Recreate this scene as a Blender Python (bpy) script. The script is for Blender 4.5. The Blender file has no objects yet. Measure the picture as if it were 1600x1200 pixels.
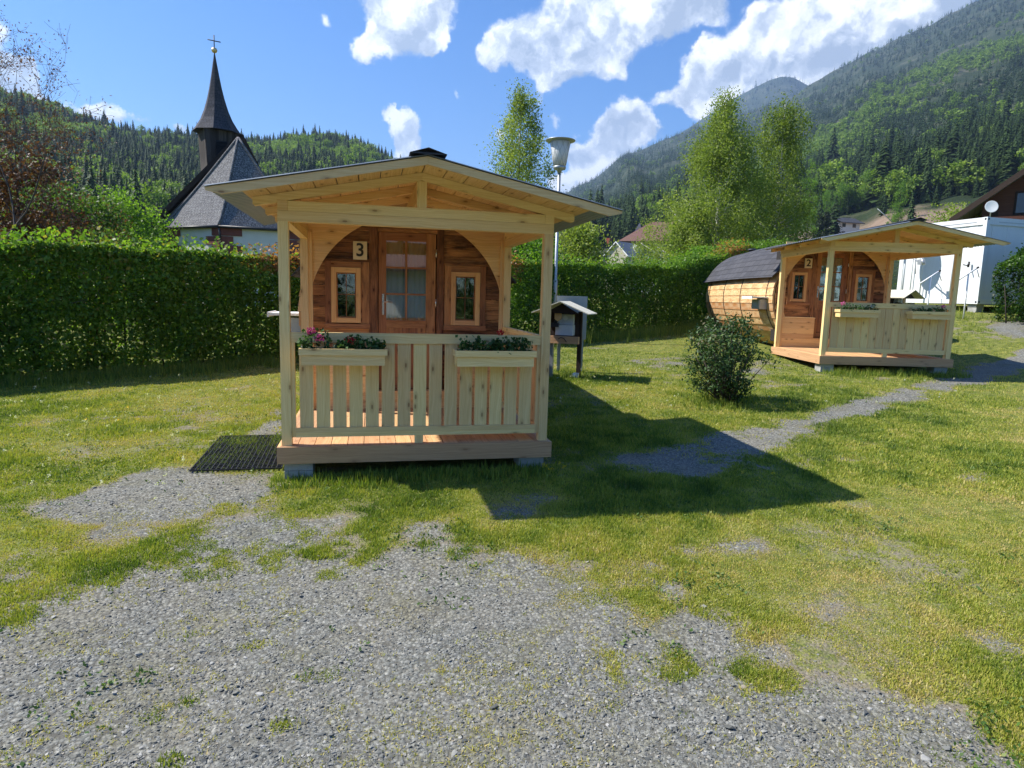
import bpy, math, random
import numpy as np
from mathutils import Vector, Matrix

S = bpy.context.scene
COL = S.collection
PI = math.pi
# ------------------------------------------------------------------ camera
F_PX, PITCH, ROLL, YAW = 1016.8, 0.1325, 0.0272, 0.2179
CAM = np.array([0.7793, -6.1092, 1.4001])
FW = np.array([math.sin(YAW)*math.cos(PITCH), math.cos(YAW)*math.cos(PITCH), -math.sin(PITCH)])
_rt = np.array([math.cos(YAW), -math.sin(YAW), 0.0]); _up = np.cross(_rt, FW)
RT = math.cos(ROLL)*_rt + math.sin(ROLL)*_up
UP = -math.sin(ROLL)*_rt + math.cos(ROLL)*_up
cam_d = bpy.data.cameras.new('camera'); cam = bpy.data.objects.new('camera', cam_d); COL.objects.link(cam)
cam_d.sensor_width = 36.0; cam_d.lens = F_PX/1600*36.0; cam_d.clip_start = 0.05; cam_d.clip_end = 30000
cam.matrix_world = Matrix(((RT[0], UP[0], -FW[0], CAM[0]), (RT[1], UP[1], -FW[1], CAM[1]), (RT[2], UP[2], -FW[2], CAM[2]), (0, 0, 0, 1)))
S.camera = cam
def ray(u, v):
    return FW + (u-800)/F_PX*RT - (v-600)/F_PX*UP
def at(u, v, depth):
    "world point seen at photo pixel (u, v), a given number of metres ahead of the camera"
    return CAM + ray(u, v)*depth
# ------------------------------------------------------------------ light
SUN = np.array([-2.16, 0.70, 2.48]); SUN = SUN/np.linalg.norm(SUN)
sun_el = math.asin(SUN[2]); sun_az = math.atan2(SUN[0], SUN[1])
SUN_STRENGTH, SKY_STRENGTH, EXPOSURE = 4.8, 0.117, 1.0
sd = bpy.data.lights.new('sun', 'SUN'); sd.energy = SUN_STRENGTH; sd.angle = math.radians(0.53); sd.color = (1.0, 0.95, 0.87)
so = bpy.data.objects.new('sun', sd); COL.objects.link(so)
so.rotation_euler = Vector((-SUN).tolist()).to_track_quat('-Z', 'Y').to_euler()
S.view_settings.view_transform = 'Standard'; S.view_settings.look = 'None'
S.view_settings.exposure = EXPOSURE; S.view_settings.gamma = 1.0
W = bpy.data.worlds.new('World'); S.world = W; W.use_nodes = True

class NT:
    "small helper for building node trees"
    def __init__(s, tree): s.t = tree; s.L = tree.links
    def n(s, typ, ins=None, **kw):
        nd = s.t.nodes.new(typ)
        for k, v in kw.items(): setattr(nd, k, v)
        for k, v in (ins or {}).items(): s.set(nd.inputs[k], v)
        return nd
    def set(s, sock, v):
        if isinstance(v, bpy.types.NodeSocket): s.L.new(v, sock)
        elif isinstance(v, bpy.types.Node): s.L.new(v.outputs[0], sock)
        else: sock.default_value = v
    def math(s, op, a, b=0.0, c=None, clamp=False):
        nd = s.n('ShaderNodeMath', operation=op, use_clamp=clamp); s.set(nd.inputs[0], a); s.set(nd.inputs[1], b)
        if c is not None: s.set(nd.inputs[2], c)
        return nd.outputs[0]
    def vmath(s, op, a, b=(0, 0, 0)):
        nd = s.n('ShaderNodeVectorMath', operation=op); s.set(nd.inputs[0], a)
        if op == 'SCALE': s.set(nd.inputs['Scale'], b)
        else: s.set(nd.inputs[1], b)
        return nd.outputs['Value'] if op in ('DISTANCE', 'DOT_PRODUCT', 'LENGTH') else nd.outputs[0]
    def noise(s, vec, scale, detail=3.0, rough=0.5, dist=0.0):
        nd = s.n('ShaderNodeTexNoise', {'Scale': scale, 'Detail': detail, 'Roughness': rough, 'Distortion': dist})
        if vec is not None: s.set(nd.inputs['Vector'], vec)
        return nd.outputs[0]
    def mapr(s, v, a, b, c=0.0, d=1.0, smooth=False):
        nd = s.n('ShaderNodeMapRange', {'Value': v, 'From Min': a, 'From Max': b, 'To Min': c, 'To Max': d})
        if smooth: nd.interpolation_type = 'SMOOTHSTEP'
        return nd.outputs[0]
    def ramp(s, v, stops, interp='LINEAR'):
        nd = s.n('ShaderNodeValToRGB', {'Fac': v}); cr = nd.color_ramp; cr.interpolation = interp
        while len(cr.elements) < len(stops): cr.elements.new(0.5)
        for e, (p, c) in zip(cr.elements, stops): e.position = p; e.color = (c[0], c[1], c[2], 1.0)
        return nd.outputs[0]
    def mix(s, f, a, b, mode='MIX'):
        nd = s.n('ShaderNodeMix', data_type='RGBA', blend_type=mode)
        s.set(nd.inputs[0], f); s.set(nd.inputs[6], c4(a)); s.set(nd.inputs[7], c4(b)); return nd.outputs[2]
    def sep(s, v):
        nd = s.n('ShaderNodeSeparateXYZ'); s.set(nd.inputs[0], v); return nd.outputs
    def comb(s, x, y, z):
        nd = s.n('ShaderNodeCombineXYZ'); s.set(nd.inputs[0], x); s.set(nd.inputs[1], y); s.set(nd.inputs[2], z); return nd.outputs[0]
def c4(c):
    return (c[0], c[1], c[2], 1.0) if isinstance(c, (tuple, list)) and len(c) == 3 else c

def build_world():
    W.node_tree.nodes.clear(); t = NT(W.node_tree)
    sky = t.n('ShaderNodeTexSky', sky_type='NISHITA', sun_disc=False, sun_elevation=sun_el, sun_rotation=sun_az,
              altitude=600.0, air_density=1.0, dust_density=0.35, ozone_density=2.2)
    d = t.n('ShaderNodeTexCoord').outputs['Generated']
    d = t.vmath('NORMALIZE', d)
    # cumulus clouds: soft blobs round fixed compass directions, their outline broken up by noise
    n1 = t.n('ShaderNodeTexNoise', {'Vector': d, 'Scale': 9.0, 'Detail': 6.0, 'Roughness': 0.6})
    w1 = t.vmath('SCALE', t.vmath('SUBTRACT', n1.outputs['Color'], (0.5, 0.5, 0.5)), 0.085)
    n2 = t.n('ShaderNodeTexNoise', {'Vector': d, 'Scale': 38.0, 'Detail': 5.0, 'Roughness': 0.62})
    w2 = t.vmath('SCALE', t.vmath('SUBTRACT', n2.outputs['Color'], (0.5, 0.5, 0.5)), 0.02)
    dw = t.vmath('ADD', t.vmath('ADD', d, w1), w2)
    acc = None; sA = None; sB = None; Lc = SUN*.55 + np.array([0, 0, .75]); Lc = Lc/np.linalg.norm(Lc)
    for (u, v, r, k) in CLOUDS:
        q = ray(u, v); ln = np.linalg.norm(q); q = q/ln
        dist = t.vmath('DISTANCE', dw, tuple(q))
        m = t.mapr(dist, 1.55*r/F_PX/ln**1.5, 0.0, 0.0, k, smooth=True)
        acc = m if acc is None else t.math('ADD', acc, m)
        rr = 1.1*r/F_PX/ln**1.5
        sA = t.math('MULTIPLY', m, 1/rr) if sA is None else t.math('MULTIPLY_ADD', m, 1/rr, sA)
        sB = t.math('MULTIPLY', m, float(q@Lc)/rr) if sB is None else t.math('MULTIPLY_ADD', m, float(q@Lc)/rr, sB)
    dens = t.math('SUBTRACT', acc, 0.30)
    L = SUN*0.5 + np.array([0, 0, 0.6])
    dl = t.vmath('ADD', dw, tuple(L*0.022))
    na = t.noise(dw, 17.0, 7.0, 0.55); nb = t.noise(dl, 17.0, 7.0, 0.55)
    emb = t.math('MULTIPLY', t.math('SUBTRACT', na, nb), 2.6)
    edge = t.noise(d, 55.0, 6.0, 0.65)
    alpha = t.mapr(t.math('ADD', dens, t.math('MULTIPLY', t.math('SUBTRACT', edge, 0.5), 0.42)), -0.07, 0.30, smooth=True)
    lit = t.math('DIVIDE', t.math('SUBTRACT', t.math('MULTIPLY', t.vmath('DOT_PRODUCT', dw, tuple(Lc)), sA), sB), t.math('MAXIMUM', acc, .15))  # cloud sides facing the sun painted brighter, undersides greyer
    grey = t.mapr(dens, 0.5, 2.0, 0.0, 0.16, smooth=True)
    val = t.math('SUBTRACT', t.math('ADD', t.math('MULTIPLY_ADD', lit, .34, .76), emb), grey)
    val = t.mapr(val, 0.35, 1.05, 0.0, 1.0)
    ccol = t.ramp(val, [(0.0, (0.33, 0.40, 0.52)), (0.42, (0.50, 0.57, 0.68)), (0.75, (0.80, 0.84, 0.90)), (1.0, (0.97, 0.98, 1.0))])
    skc = t.n('ShaderNodeHueSaturation', {'Hue': 0.505, 'Saturation': 1.38, 'Value': 0.81, 'Color': sky.outputs[0]}).outputs[0]
    skc = t.mix(1.0, skc, (.74, .92, 1.04), 'MULTIPLY')
    bg1 = t.n('ShaderNodeBackground', {'Color': skc, 'Strength': SKY_STRENGTH})
    bg2 = t.n('ShaderNodeBackground', {'Color': ccol, 'Strength': 0.76})
    mx = t.n('ShaderNodeMixShader', {0: alpha, 1: bg1.outputs[0], 2: bg2.outputs[0]})
    out = t.n('ShaderNodeOutputWorld'); t.L.new(mx.outputs[0], out.inputs[0])
CLOUDS = [(600,55,40,1),(650,35,48,1),(562,72,22,.9),(690,62,22,.8),(600,0,50,1),(665,-10,55,1),(580,92,16,.7),(512,38,16,.5),
 (800,72,42,1),(870,95,52,1),(930,60,60,1),(900,0,70,1),(1000,15,55,1),(1075,5,42,1),(850,120,34,.9),(960,108,30,.8),(762,85,24,.9),(1115,-10,40,1),(775,115,14,.5),
 (1105,120,48,1),(1160,95,62,1),(1240,60,70,1),(1320,40,64,1),(1400,30,64,1),(1200,140,62,1),(1075,150,30,.9),(1480,-10,60,1),(1290,100,60,1),(1030,160,22,.8),(1130,170,52,1),(1180,40,30,.7),(1090,75,18,.6),
 (950,222,32,1),(905,232,26,.8),(985,190,30,.9),(935,258,36,1),(900,285,26,1),(965,240,34,.9),(1008,215,20,.7),(870,285,22,.9),(880,192,14,.5),(775,205,14,.6),
 (630,198,26,1),(648,218,26,1),(612,186,16,.8),(560,216,15,.8),(640,235,24,.9),
 (112,172,22,1),(150,178,24,1),(185,184,17,.9),(30,110,32,1),(5,130,32,1),(215,190,10,.7),(60,150,22,1),(268,200,9,.6),
 (715,148,13,.45),(845,172,12,.4),(-60,60,60,1),(1700,-120,90,1),(300,-160,60,.9),(-250,-200,110,1),(1000,-260,120,1),(700,-420,130,1)]
build_world()
# ------------------------------------------------------------------ helpers: tags, meshes
def tag(o, label=None, cat=None, group=None, kind=None):
    if label: o['label'] = label
    if cat: o['category'] = cat
    if group: o['group'] = group
    if kind: o['kind'] = kind
    return o
def thing(name, label, cat, loc=(0, 0, 0), rotz=0.0, group=None):
    o = bpy.data.objects.new(name, None); COL.objects.link(o)
    o.empty_display_size = 0.2
    o.location = [float(c) for c in loc]; o.rotation_euler = (0, 0, rotz)
    return tag(o, label, cat, group)
def copy_tree(o, parent=None):
    c = o.copy(); COL.objects.link(c)
    if parent is not None: c.parent = parent
    for ch in list(o.children): copy_tree(ch, c)
    return c
R = random.Random(7)
class MB:
    "collects shapes into ONE mesh with metric UVs (u along the grain) and a random value per piece"
    def __init__(s): s.v = []; s.f = []; s.uv = []; s.r = []; s.sm = []
    def face(s, pts, uv, r, smooth=False):
        i = len(s.v); s.v += [tuple(map(float, p)) for p in pts]; s.f.append(tuple(range(i, i+len(pts)))); s.uv += uv; s.r.append(r); s.sm.append(smooth)
    def hexa(s, c, axis=0, r=None):
        "c: 8 corners, index = x + 2y + 4z; axis is the grain direction"
        r = R.random() if r is None else r
        c = [Vector(p) for p in c]
        ou, ov = r*37.0, r*91.0
        for q, (a, b) in {(0, 2, 3, 1): (1, 0), (4, 5, 7, 6): (0, 1), (0, 1, 5, 4): (0, 2), (2, 6, 7, 3): (2, 0), (0, 4, 6, 2): (2, 1), (1, 3, 7, 5): (1, 2)}.items():
            p = [c[k] for k in q]
            e1 = (p[1]-p[0]).length; e2 = (p[3]-p[0]).length
            if a == axis: uv = [(0, 0), (e1, 0), (e1, e2), (0, e2)]
            elif b == axis: uv = [(0, 0), (0, e1), (e2, e1), (e2, 0)]
            else: uv = [(0, 0), (e1*.25, 0), (e1*.25, e2), (0, e2)]
            off = {0: 0.0, 1: 1.7, 2: 3.1}[3-a-b]
            s.face(p, [(x+ou, y+ov+off) for x, y in uv], r)
    def box(s, x0, x1, y0, y1, z0, z1, axis=None, r=None):
        if axis is None:
            d = [abs(x1-x0), abs(y1-y0), abs(z1-z0)]; axis = d.index(max(d))
        s.hexa([((x0, x1)[i & 1], (y0, y1)[(i >> 1) & 1], (z0, z1)[i >> 2]) for i in range(8)], axis, r); return s
    def beam(s, p0, p1, w, h, up=(0, 0, 1), r=None):
        p0 = Vector(p0); p1 = Vector(p1); d = (p1-p0).normalized(); u = Vector(up); u = (u-d*u.dot(d)).normalized(); sd = d.cross(u)
        s.hexa([(p0, p1)[i & 1] + sd*(w/2)*(-1, 1)[(i >> 1) & 1] + u*(h/2)*(-1, 1)[i >> 2] for i in range(8)], 0, r); return s
    def prism(s, poly, y0, y1, r=None):
        "poly: list of (x, z), extruded between y0 and y1"
        r = R.random() if r is None else r
        ou, ov = r*37, r*91
        area = sum(a[0]*b[1]-b[0]*a[1] for a, b in zip(poly, poly[1:]+poly[:1]))
        if area < 0: poly = poly[::-1]
        s.face([(x, y0, z) for x, z in poly], [(x+ou, z+ov) for x, z in poly], r)
        s.face([(x, y1, z) for x, z in poly[::-1]], [(x+ou, z+ov) for x, z in poly[::-1]], r)
        for a, b in zip(poly, poly[1:]+poly[:1]):
            e = math.hypot(a[0]-b[0], a[1]-b[1])
            s.face([(b[0], y0, b[1]), (a[0], y0, a[1]), (a[0], y1, a[1]), (b[0], y1, b[1])], [(ou, ov), (ou+e, ov), (ou+e, ov+.05), (ou, ov+.05)], r)
        return s
    def tube(s, pts, rad, n=8, smooth=True, r=None, caps=True):
        r = R.random() if r is None else r
        pts = [Vector(p) for p in pts]
        if not isinstance(rad, (list, tuple)): rad = [rad]*len(pts)
        rings = []; ref = None; L = 0.0; Ls = []
        for i, p in enumerate(pts):
            d = (pts[min(i+1, len(pts)-1)]-pts[max(i-1, 0)]).normalized()
            if ref is None: ref = Vector((1, 0, 0)) if abs(d.x) < .8 else Vector((0, 1, 0))
            a = (ref-d*ref.dot(d)).normalized(); b = d.cross(a); ref = a
            rings.append([p+a*rad[i]*math.cos(2*PI*k/n)+b*rad[i]*math.sin(2*PI*k/n) for k in range(n)])
            if i: L += (p-pts[i-1]).length
            Ls.append(L)
        for i in range(len(pts)-1):
            for k in range(n):
                k2 = (k+1) % n
                w = 2*PI*max(rad)/n
                s.face([rings[i][k], rings[i][k2], rings[i+1][k2], rings[i+1][k]], [(Ls[i]+r*7, k*w), (Ls[i]+r*7, (k+1)*w), (Ls[i+1]+r*7, (k+1)*w), (Ls[i+1]+r*7, k*w)], r, smooth)
        if caps:
            s.face(rings[0][::-1], [(0, 0)]*n, r); s.face(rings[-1], [(0, 0)]*n, r)
        return s
    def lathe(s, prof, c=(0, 0, 0), n=24, smooth=True, r=None, phase=0.0, closed=False):
        "prof: list of (radius, z) from bottom to top"
        r = R.random() if r is None else r
        P = [[(c[0]+q*math.cos(2*PI*k/n+phase), c[1]+q*math.sin(2*PI*k/n+phase), c[2]+z) for k in range(n)] for q, z in prof]
        L = 0.0
        for i in range(len(prof)-1):
            L2 = L + math.hypot(prof[i+1][0]-prof[i][0], prof[i+1][1]-prof[i][1])
            for k in range(n):
                k2 = (k+1) % n; w = 2*PI/n*max(prof[i][0], prof[i+1][0])
                pts = [P[i][k], P[i][k2], P[i+1][k2], P[i+1][k]]; uv = [(L, k*w), (L, (k+1)*w), (L2, (k+1)*w), (L2, k*w)]
                if prof[i][0] < 1e-6: pts = pts[1:]; uv = uv[1:]
                elif prof[i+1][0] < 1e-6: pts = pts[:3]; uv = uv[:3]
                s.face(pts, uv, r, smooth)
            L = L2
        if prof[0][0] > 1e-6: s.face(P[0][::-1], [(0, 0)]*n, r)
        if prof[-1][0] > 1e-6: s.face(P[-1], [(0, 0)]*n, r)
        return s
    def build(s, name, m, parent=None, weld=False):
        me = bpy.data.meshes.new(name)
        me.from_pydata(s.v, [], s.f)
        uvl = me.uv_layers.new(name='UVMap'); uvl.data.foreach_set('uv', np.array(s.uv, dtype=np.float32).ravel())
        at_ = me.attributes.new('rnd', 'FLOAT', 'FACE'); at_.data.foreach_set('value', np.array(s.r, dtype=np.float32))
        me.polygons.foreach_set('use_smooth', np.array(s.sm, dtype=bool))
        if any(s.sm):
            import bmesh
            bm = bmesh.new(); bm.from_mesh(me); bmesh.ops.remove_doubles(bm, verts=bm.verts, dist=1e-5); bm.to_mesh(me); bm.free()
        me.materials.append(m); me.update()
        o = bpy.data.objects.new(name, me); COL.objects.link(o)
        if parent is not None: o.parent = parent
        return o
def quads_mesh(name, P, tint, m, parent=None, extra=None, link=True):
    "P: (n, k, 3) array of n separate k-gons; tint: value per face"
    n, k = P.shape[:2]
    me = bpy.data.meshes.new(name)
    me.vertices.add(n*k); me.vertices.foreach_set('co', P.astype(np.float32).ravel())
    me.loops.add(n*k); me.loops.foreach_set('vertex_index', np.arange(n*k, dtype=np.int32))
    me.polygons.add(n); me.polygons.foreach_set('loop_start', np.arange(0, n*k, k, dtype=np.int32))
    a = me.attributes.new('tint', 'FLOAT', 'FACE'); a.data.foreach_set('value', np.asarray(tint, dtype=np.float32))
    me.materials.append(m); me.update(calc_edges=True)
    o = bpy.data.objects.new(name, me)
    if link: COL.objects.link(o)
    if parent is not None: o.parent = parent
    return o
NR = np.random.default_rng(11)
def leaves(C, size, droop=0.0, aspect=0.55, rng=None, out=None, up=0.0):
    "diamond leaves at points C; size per leaf; out: optional preferred facing"
    rng = rng or NR
    n = len(C)
    a = rng.normal(size=(n, 3)); a[:, 2] -= droop; a /= np.linalg.norm(a, axis=1)[:, None]
    nr = rng.normal(size=(n, 3)); nr[:, 2] += up
    if out is not None: nr += out
    b = np.cross(a, nr); b /= np.linalg.norm(b, axis=1)[:, None]+1e-9
    s = (np.asarray(size)*rng.uniform(.7, 1.3, n))[:, None]
    return np.stack([C-a*s*.5, C+b*s*aspect*.5-a*s*.05, C+a*s*.5, C-b*s*aspect*.5-a*s*.05], axis=1)
def tufts(C, h, n_bl, spread, rng=None, width=0.006, lean=0.5):
    "grass blades as triangles: n_bl blades at every base point of C"
    rng = rng or NR
    B = np.repeat(C, n_bl, axis=0); m = len(B); H = np.repeat(h, n_bl)*rng.uniform(.5, 1.15, m)
    B = B + np.c_[rng.normal(0, spread, (m, 2)), np.zeros(m)]
    th = rng.uniform(0, 2*PI, m); ln = np.abs(rng.normal(0, lean, m)); ph = rng.uniform(0, 2*PI, m)
    tip = B + np.c_[np.cos(ph)*ln*H, np.sin(ph)*ln*H, H*np.cos(np.minimum(ln, 1.2))]
    w = np.c_[np.cos(th), np.sin(th), np.zeros(m)]*width*rng.uniform(.6, 1.3, m)[:, None]
    return np.stack([B-w, B+w, tip], axis=1)
def link_gn(o, protos, seed=0):
    "instance one of the prototype meshes on every vertex of o (attributes rot, scl, pick)"
    pc = bpy.data.collections.new(o.name+'_kinds')
    for p in protos: pc.objects.link(p)
    g = bpy.data.node_groups.new(o.name+'_scatter', 'GeometryNodeTree')
    g.interface.new_socket('Geometry', in_out='INPUT', socket_type='NodeSocketGeometry')
    g.interface.new_socket('Geometry', in_out='OUTPUT', socket_type='NodeSocketGeometry')
    N = g.nodes; L = g.links
    gi = N.new('NodeGroupInput'); go = N.new('NodeGroupOutput')
    ci = N.new('GeometryNodeCollectionInfo'); ci.inputs[0].default_value = pc; ci.inputs['Separate Children'].default_value = True; ci.inputs['Reset Children'].default_value = True
    ip = N.new('GeometryNodeInstanceOnPoints'); ip.inputs['Pick Instance'].default_value = True
    def attr(nm, ty):
        a = N.new('GeometryNodeInputNamedAttribute'); a.data_type = ty; a.inputs[0].default_value = nm; return a.outputs[0]
    L.new(gi.outputs[0], ip.inputs['Points']); L.new(ci.outputs[0], ip.inputs['Instance'])
    L.new(attr('pick', 'INT'), ip.inputs['Instance Index']); L.new(attr('scl', 'FLOAT_VECTOR'), ip.inputs['Scale'])
    e2r = N.new('FunctionNodeEulerToRotation'); L.new(attr('rot', 'FLOAT_VECTOR'), e2r.inputs[0]); L.new(e2r.outputs[0], ip.inputs['Rotation'])
    L.new(ip.outputs[0], go.inputs[0])
    md = o.modifiers.new('scatter', 'NODES'); md.node_group = g
def scatter(name, P, rot, scl, pick, protos):
    n = len(P); me = bpy.data.meshes.new(name); me.vertices.add(n); me.vertices.foreach_set('co', P.astype(np.float32).ravel())
    a = me.attributes.new('rot', 'FLOAT_VECTOR', 'POINT'); a.data.foreach_set('vector', rot.astype(np.float32).ravel())
    a = me.attributes.new('scl', 'FLOAT_VECTOR', 'POINT'); a.data.foreach_set('vector', scl.astype(np.float32).ravel())
    a = me.attributes.new('pick', 'INT', 'POINT'); a.data.foreach_set('value', pick.astype(np.int32))
    o = bpy.data.objects.new(name, me); COL.objects.link(o); link_gn(o, protos)
    return o
def vnoise(x, y, scale, seed=0, octaves=3):
    "value noise, 0..1"
    x = np.asarray(x, float)*scale; y = np.asarray(y, float)*scale; out = 0; amp = 1; tot = 0
    for o in range(octaves):
        xi = np.floor(x).astype(np.int64); yi = np.floor(y).astype(np.int64); fx = x-xi; fy = y-yi
        fx = fx*fx*(3-2*fx); fy = fy*fy*(3-2*fy)
        def h(a, b):
            v = (a*374761393 + b*668265263 + (seed+o)*982451653) & 0x7fffffff
            v = ((v ^ (v >> 13))*1274126177) & 0x7fffffff
            return ((v ^ (v >> 16)) & 0xffff)/65535.0
        v = (h(xi, yi)*(1-fx)+h(xi+1, yi)*fx)*(1-fy) + (h(xi, yi+1)*(1-fx)+h(xi+1, yi+1)*fx)*fy
        out = out + v*amp; tot += amp; amp *= .5; x = x*2.03+17.1; y = y*2.03+5.7
    return out/tot
def sstep(a, b, x):
    t = np.clip((x-a)/(b-a), 0, 1); return t*t*(3-2*t)
# ------------------------------------------------------------------ materials
def mat(name):
    m = bpy.data.materials.new(name); m.use_nodes = True; m.node_tree.nodes.clear()
    t = NT(m.node_tree); out = t.n('ShaderNodeOutputMaterial')
    return m, t, out
def finish(t, out, col, rough=0.7, bump=None, bstr=0.3, bdist=0.01, metal=0.0, spec=0.5, trans=0.0, extra=None):
    p = t.n('ShaderNodeBsdfPrincipled', {'Base Color': c4(col), 'Roughness': rough, 'Metallic': metal, 'Specular IOR Level': spec})
    for k, v in (extra or {}).items(): t.set(p.inputs[k], v)
    if bump is not None:
        b = t.n('ShaderNodeBump', {'Height': bump, 'Strength': bstr, 'Distance': bdist}); t.L.new(b.outputs[0], p.inputs['Normal'])
    if trans:
        tr = t.n('ShaderNodeBsdfTranslucent', {'Color': c4(col)}); mx = t.n('ShaderNodeMixShader', {0: trans, 1: p.outputs[0], 2: tr.outputs[0]}); t.L.new(mx.outputs[0], out.inputs[0])
    else: t.L.new(p.outputs[0], out.inputs[0])
    return p
def wood(name, base, dark, knots=0.5, vary=0.25, rough=0.62, weather=0.0, weathercol=(.2, .17, .14), spec=0.3, ring=26.0):
    m, t, out = mat(name)
    uv = t.n('ShaderNodeUVMap').outputs[0]; rnd = t.n('ShaderNodeAttribute', attribute_name='rnd').outputs['Fac']
    s = t.sep(uv); warp = t.math('MULTIPLY', t.noise(t.comb(t.math('MULTIPLY', s[0], 1.6), t.math('MULTIPLY', s[1], 6.0), rnd), 1.0, 2.0), 0.11)
    v2 = t.math('ADD', s[1], warp)
    grain = t.noise(t.comb(t.math('MULTIPLY', s[0], 1.3), t.math('MULTIPLY', v2, ring*3.2), rnd), 1.0, 4.0, 0.62)
    fine = t.noise(t.comb(t.math('MULTIPLY', s[0], 14.0), t.math('MULTIPLY', s[1], 420.0), rnd), 1.0, 2.0)
    kn = t.n('ShaderNodeTexVoronoi', voronoi_dimensions='2D', ins={'Vector': t.comb(t.math('MULTIPLY', s[0], 2.1), t.math('MULTIPLY', s[1], 5.5), 0.0), 'Scale': 1.0, 'Randomness': 1.0})
    k1 = t.mapr(kn.outputs['Distance'], 0.03, 0.075, 1.0, 0.0, smooth=True); k2 = t.mapr(kn.outputs['Distance'], 0.06, 0.17, 0.35, 0.0, smooth=True)
    kk = t.math('MULTIPLY', t.math('MAXIMUM', k1, k2), knots)
    c = t.mix(t.mapr(grain, 0.35, 0.72), base, dark)
    c = t.mix(kk, c, (dark[0]*.36, dark[1]*.27, dark[2]*.24))
    br = t.math('ADD', t.mapr(rnd, 0, 1, 1-vary, 1+vary*.6), t.math('MULTIPLY', t.math('SUBTRACT', fine, .5), .22))
    hsv = t.n('ShaderNodeHueSaturation', {'Hue': t.mapr(rnd, 0, 1, .492, .506), 'Saturation': 1.0, 'Value': br, 'Color': c}).outputs[0]
    if weather:
        w = t.noise(t.comb(t.math('MULTIPLY', s[0], 2.2), t.math('MULTIPLY', s[1], 9.0), rnd), 1.0, 5.0, .68)
        w2 = t.mapr(w, .62-.25*weather, .72, 0.0, 1.0, smooth=True)
        hsv = t.mix(t.math('MULTIPLY', w2, min(1.0, weather*1.2)), hsv, weathercol)
    finish(t, out, hsv, rough, t.math('ADD', grain, t.math('MULTIPLY', fine, .5)), 0.25, 0.004, spec=spec)
    return m
def plain(name, col, rough=0.6, metal=0.0, nz=0.12, nscale=6.0, bstr=0.15, spec=0.5):
    m, t, out = mat(name)
    o = t.n('ShaderNodeTexCoord').outputs['Object']
    n = t.noise(o, nscale, 5.0, .6); n2 = t.noise(o, nscale*9, 3.0)
    v = t.mapr(t.math('ADD', n, t.math('MULTIPLY', n2, .4)), .4, 1.0, 1-nz, 1+nz)
    c = t.n('ShaderNodeHueSaturation', {'Hue': .5, 'Saturation': 1.0, 'Value': v, 'Color': c4(col)}).outputs[0]
    finish(t, out, c, t.mapr(n, 0, 1, max(0, rough-.12), min(1, rough+.12)), n2, bstr, .003, metal, spec)
    return m
def leafmat(name, stops, trans=0.42, rough=0.55, spec=0.35):
    m, t, out = mat(name)
    ti = t.n('ShaderNodeAttribute', attribute_name='tint').outputs['Fac']
    oi = t.n('ShaderNodeObjectInfo').outputs['Random']
    v = t.math('ADD', ti, t.math('MULTIPLY', t.math('SUBTRACT', oi, .5), .18), clamp=True)
    c = t.ramp(v, stops)
    p = t.n('ShaderNodeBsdfPrincipled', {'Base Color': c, 'Roughness': rough, 'Specular IOR Level': spec})
    tc = t.mix(1.0, c, (1.25, 1.35, .55), 'MULTIPLY')
    tr = t.n('ShaderNodeBsdfTranslucent', {'Color': tc}); mx = t.n('ShaderNodeMixShader', {0: trans, 1: p.outputs[0], 2: tr.outputs[0]}); t.L.new(mx.outputs[0], out.inputs[0])
    return m
def glassy(name, col=(.02, .025, .03), rough=.03, k=(1.3, .015)):
    m, t, out = mat(name)
    o = t.n('ShaderNodeTexCoord').outputs['Object']
    fr = t.n('ShaderNodeFresnel', {'IOR': 1.55}).outputs[0]
    gl = t.n('ShaderNodeBsdfGlossy', {'Color': (1, 1, 1, 1), 'Roughness': rough})
    b = t.n('ShaderNodeBump', {'Height': t.noise(o, 3.0, 1.0), 'Strength': .04, 'Distance': .02}); t.L.new(b.outputs[0], gl.inputs['Normal'])
    tp = t.n('ShaderNodeBsdfTransparent', {'Color': (.82, .86, .86, 1)})
    f2 = t.math('ADD', t.math('MULTIPLY', fr, k[0]), k[1], clamp=True)
    mx = t.n('ShaderNodeMixShader', {0: f2, 1: tp.outputs[0], 2: gl.outputs[0]}); t.L.new(mx.outputs[0], out.inputs[0])
    return m
M = {}
M['spruce'] = wood('spruce_wood', (.87, .645, .315), (.72, .475, .19), .8, .13)
M['spruce_b'] = wood('spruce_boards', (.84, .57, .28), (.67, .40, .155), .8, .18)
M['larch'] = wood('larch_wood', (.68, .43, .225), (.50, .28, .125), .5, .16)
M['oldwood'] = wood('aged_brown_wood', (.56, .27, .11), (.20, .075, .028), 1.0, .50, .55, 1.0, (.05, .020, .010))
M['midwood'] = wood('warm_brown_wood', (.48, .235, .10), (.27, .11, .042), .9, .25, .55, .60, (.09, .042, .022))
M['honey'] = wood('honey_wood', (.76, .46, .21), (.60, .32, .12), .3, .15, .5)
M['barrelwood'] = wood('weathered_barrel_wood', (.74, .53, .29), (.52, .27, .11), .7, .28, .6, .95, (.42, .17, .05))
M['darkwood'] = wood('dark_stained_wood', (.055, .034, .024), (.028, .018, .013), .4, .35, .75)
M['greywood'] = wood('silvered_wood', (.085, .07, .06), (.04, .033, .03), .5, .5, .85)
M['chalet'] = wood('chalet_boards', (.13, .05, .026), (.07, .026, .014), .4, .3, .65)
M['black'] = plain('black_steel', (.02, .02, .022), .5)
M['steel'] = plain('stainless_steel', (.62, .62, .60), .28, .9)
M['galv'] = plain('galvanised_grey', (.40, .42, .43), .45, .6)
M['pipe'] = plain('painted_light_grey', (.60, .62, .62), .5)
M['white'] = plain('white_plastic', (.78, .78, .76), .45, 0, .05)
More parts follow.
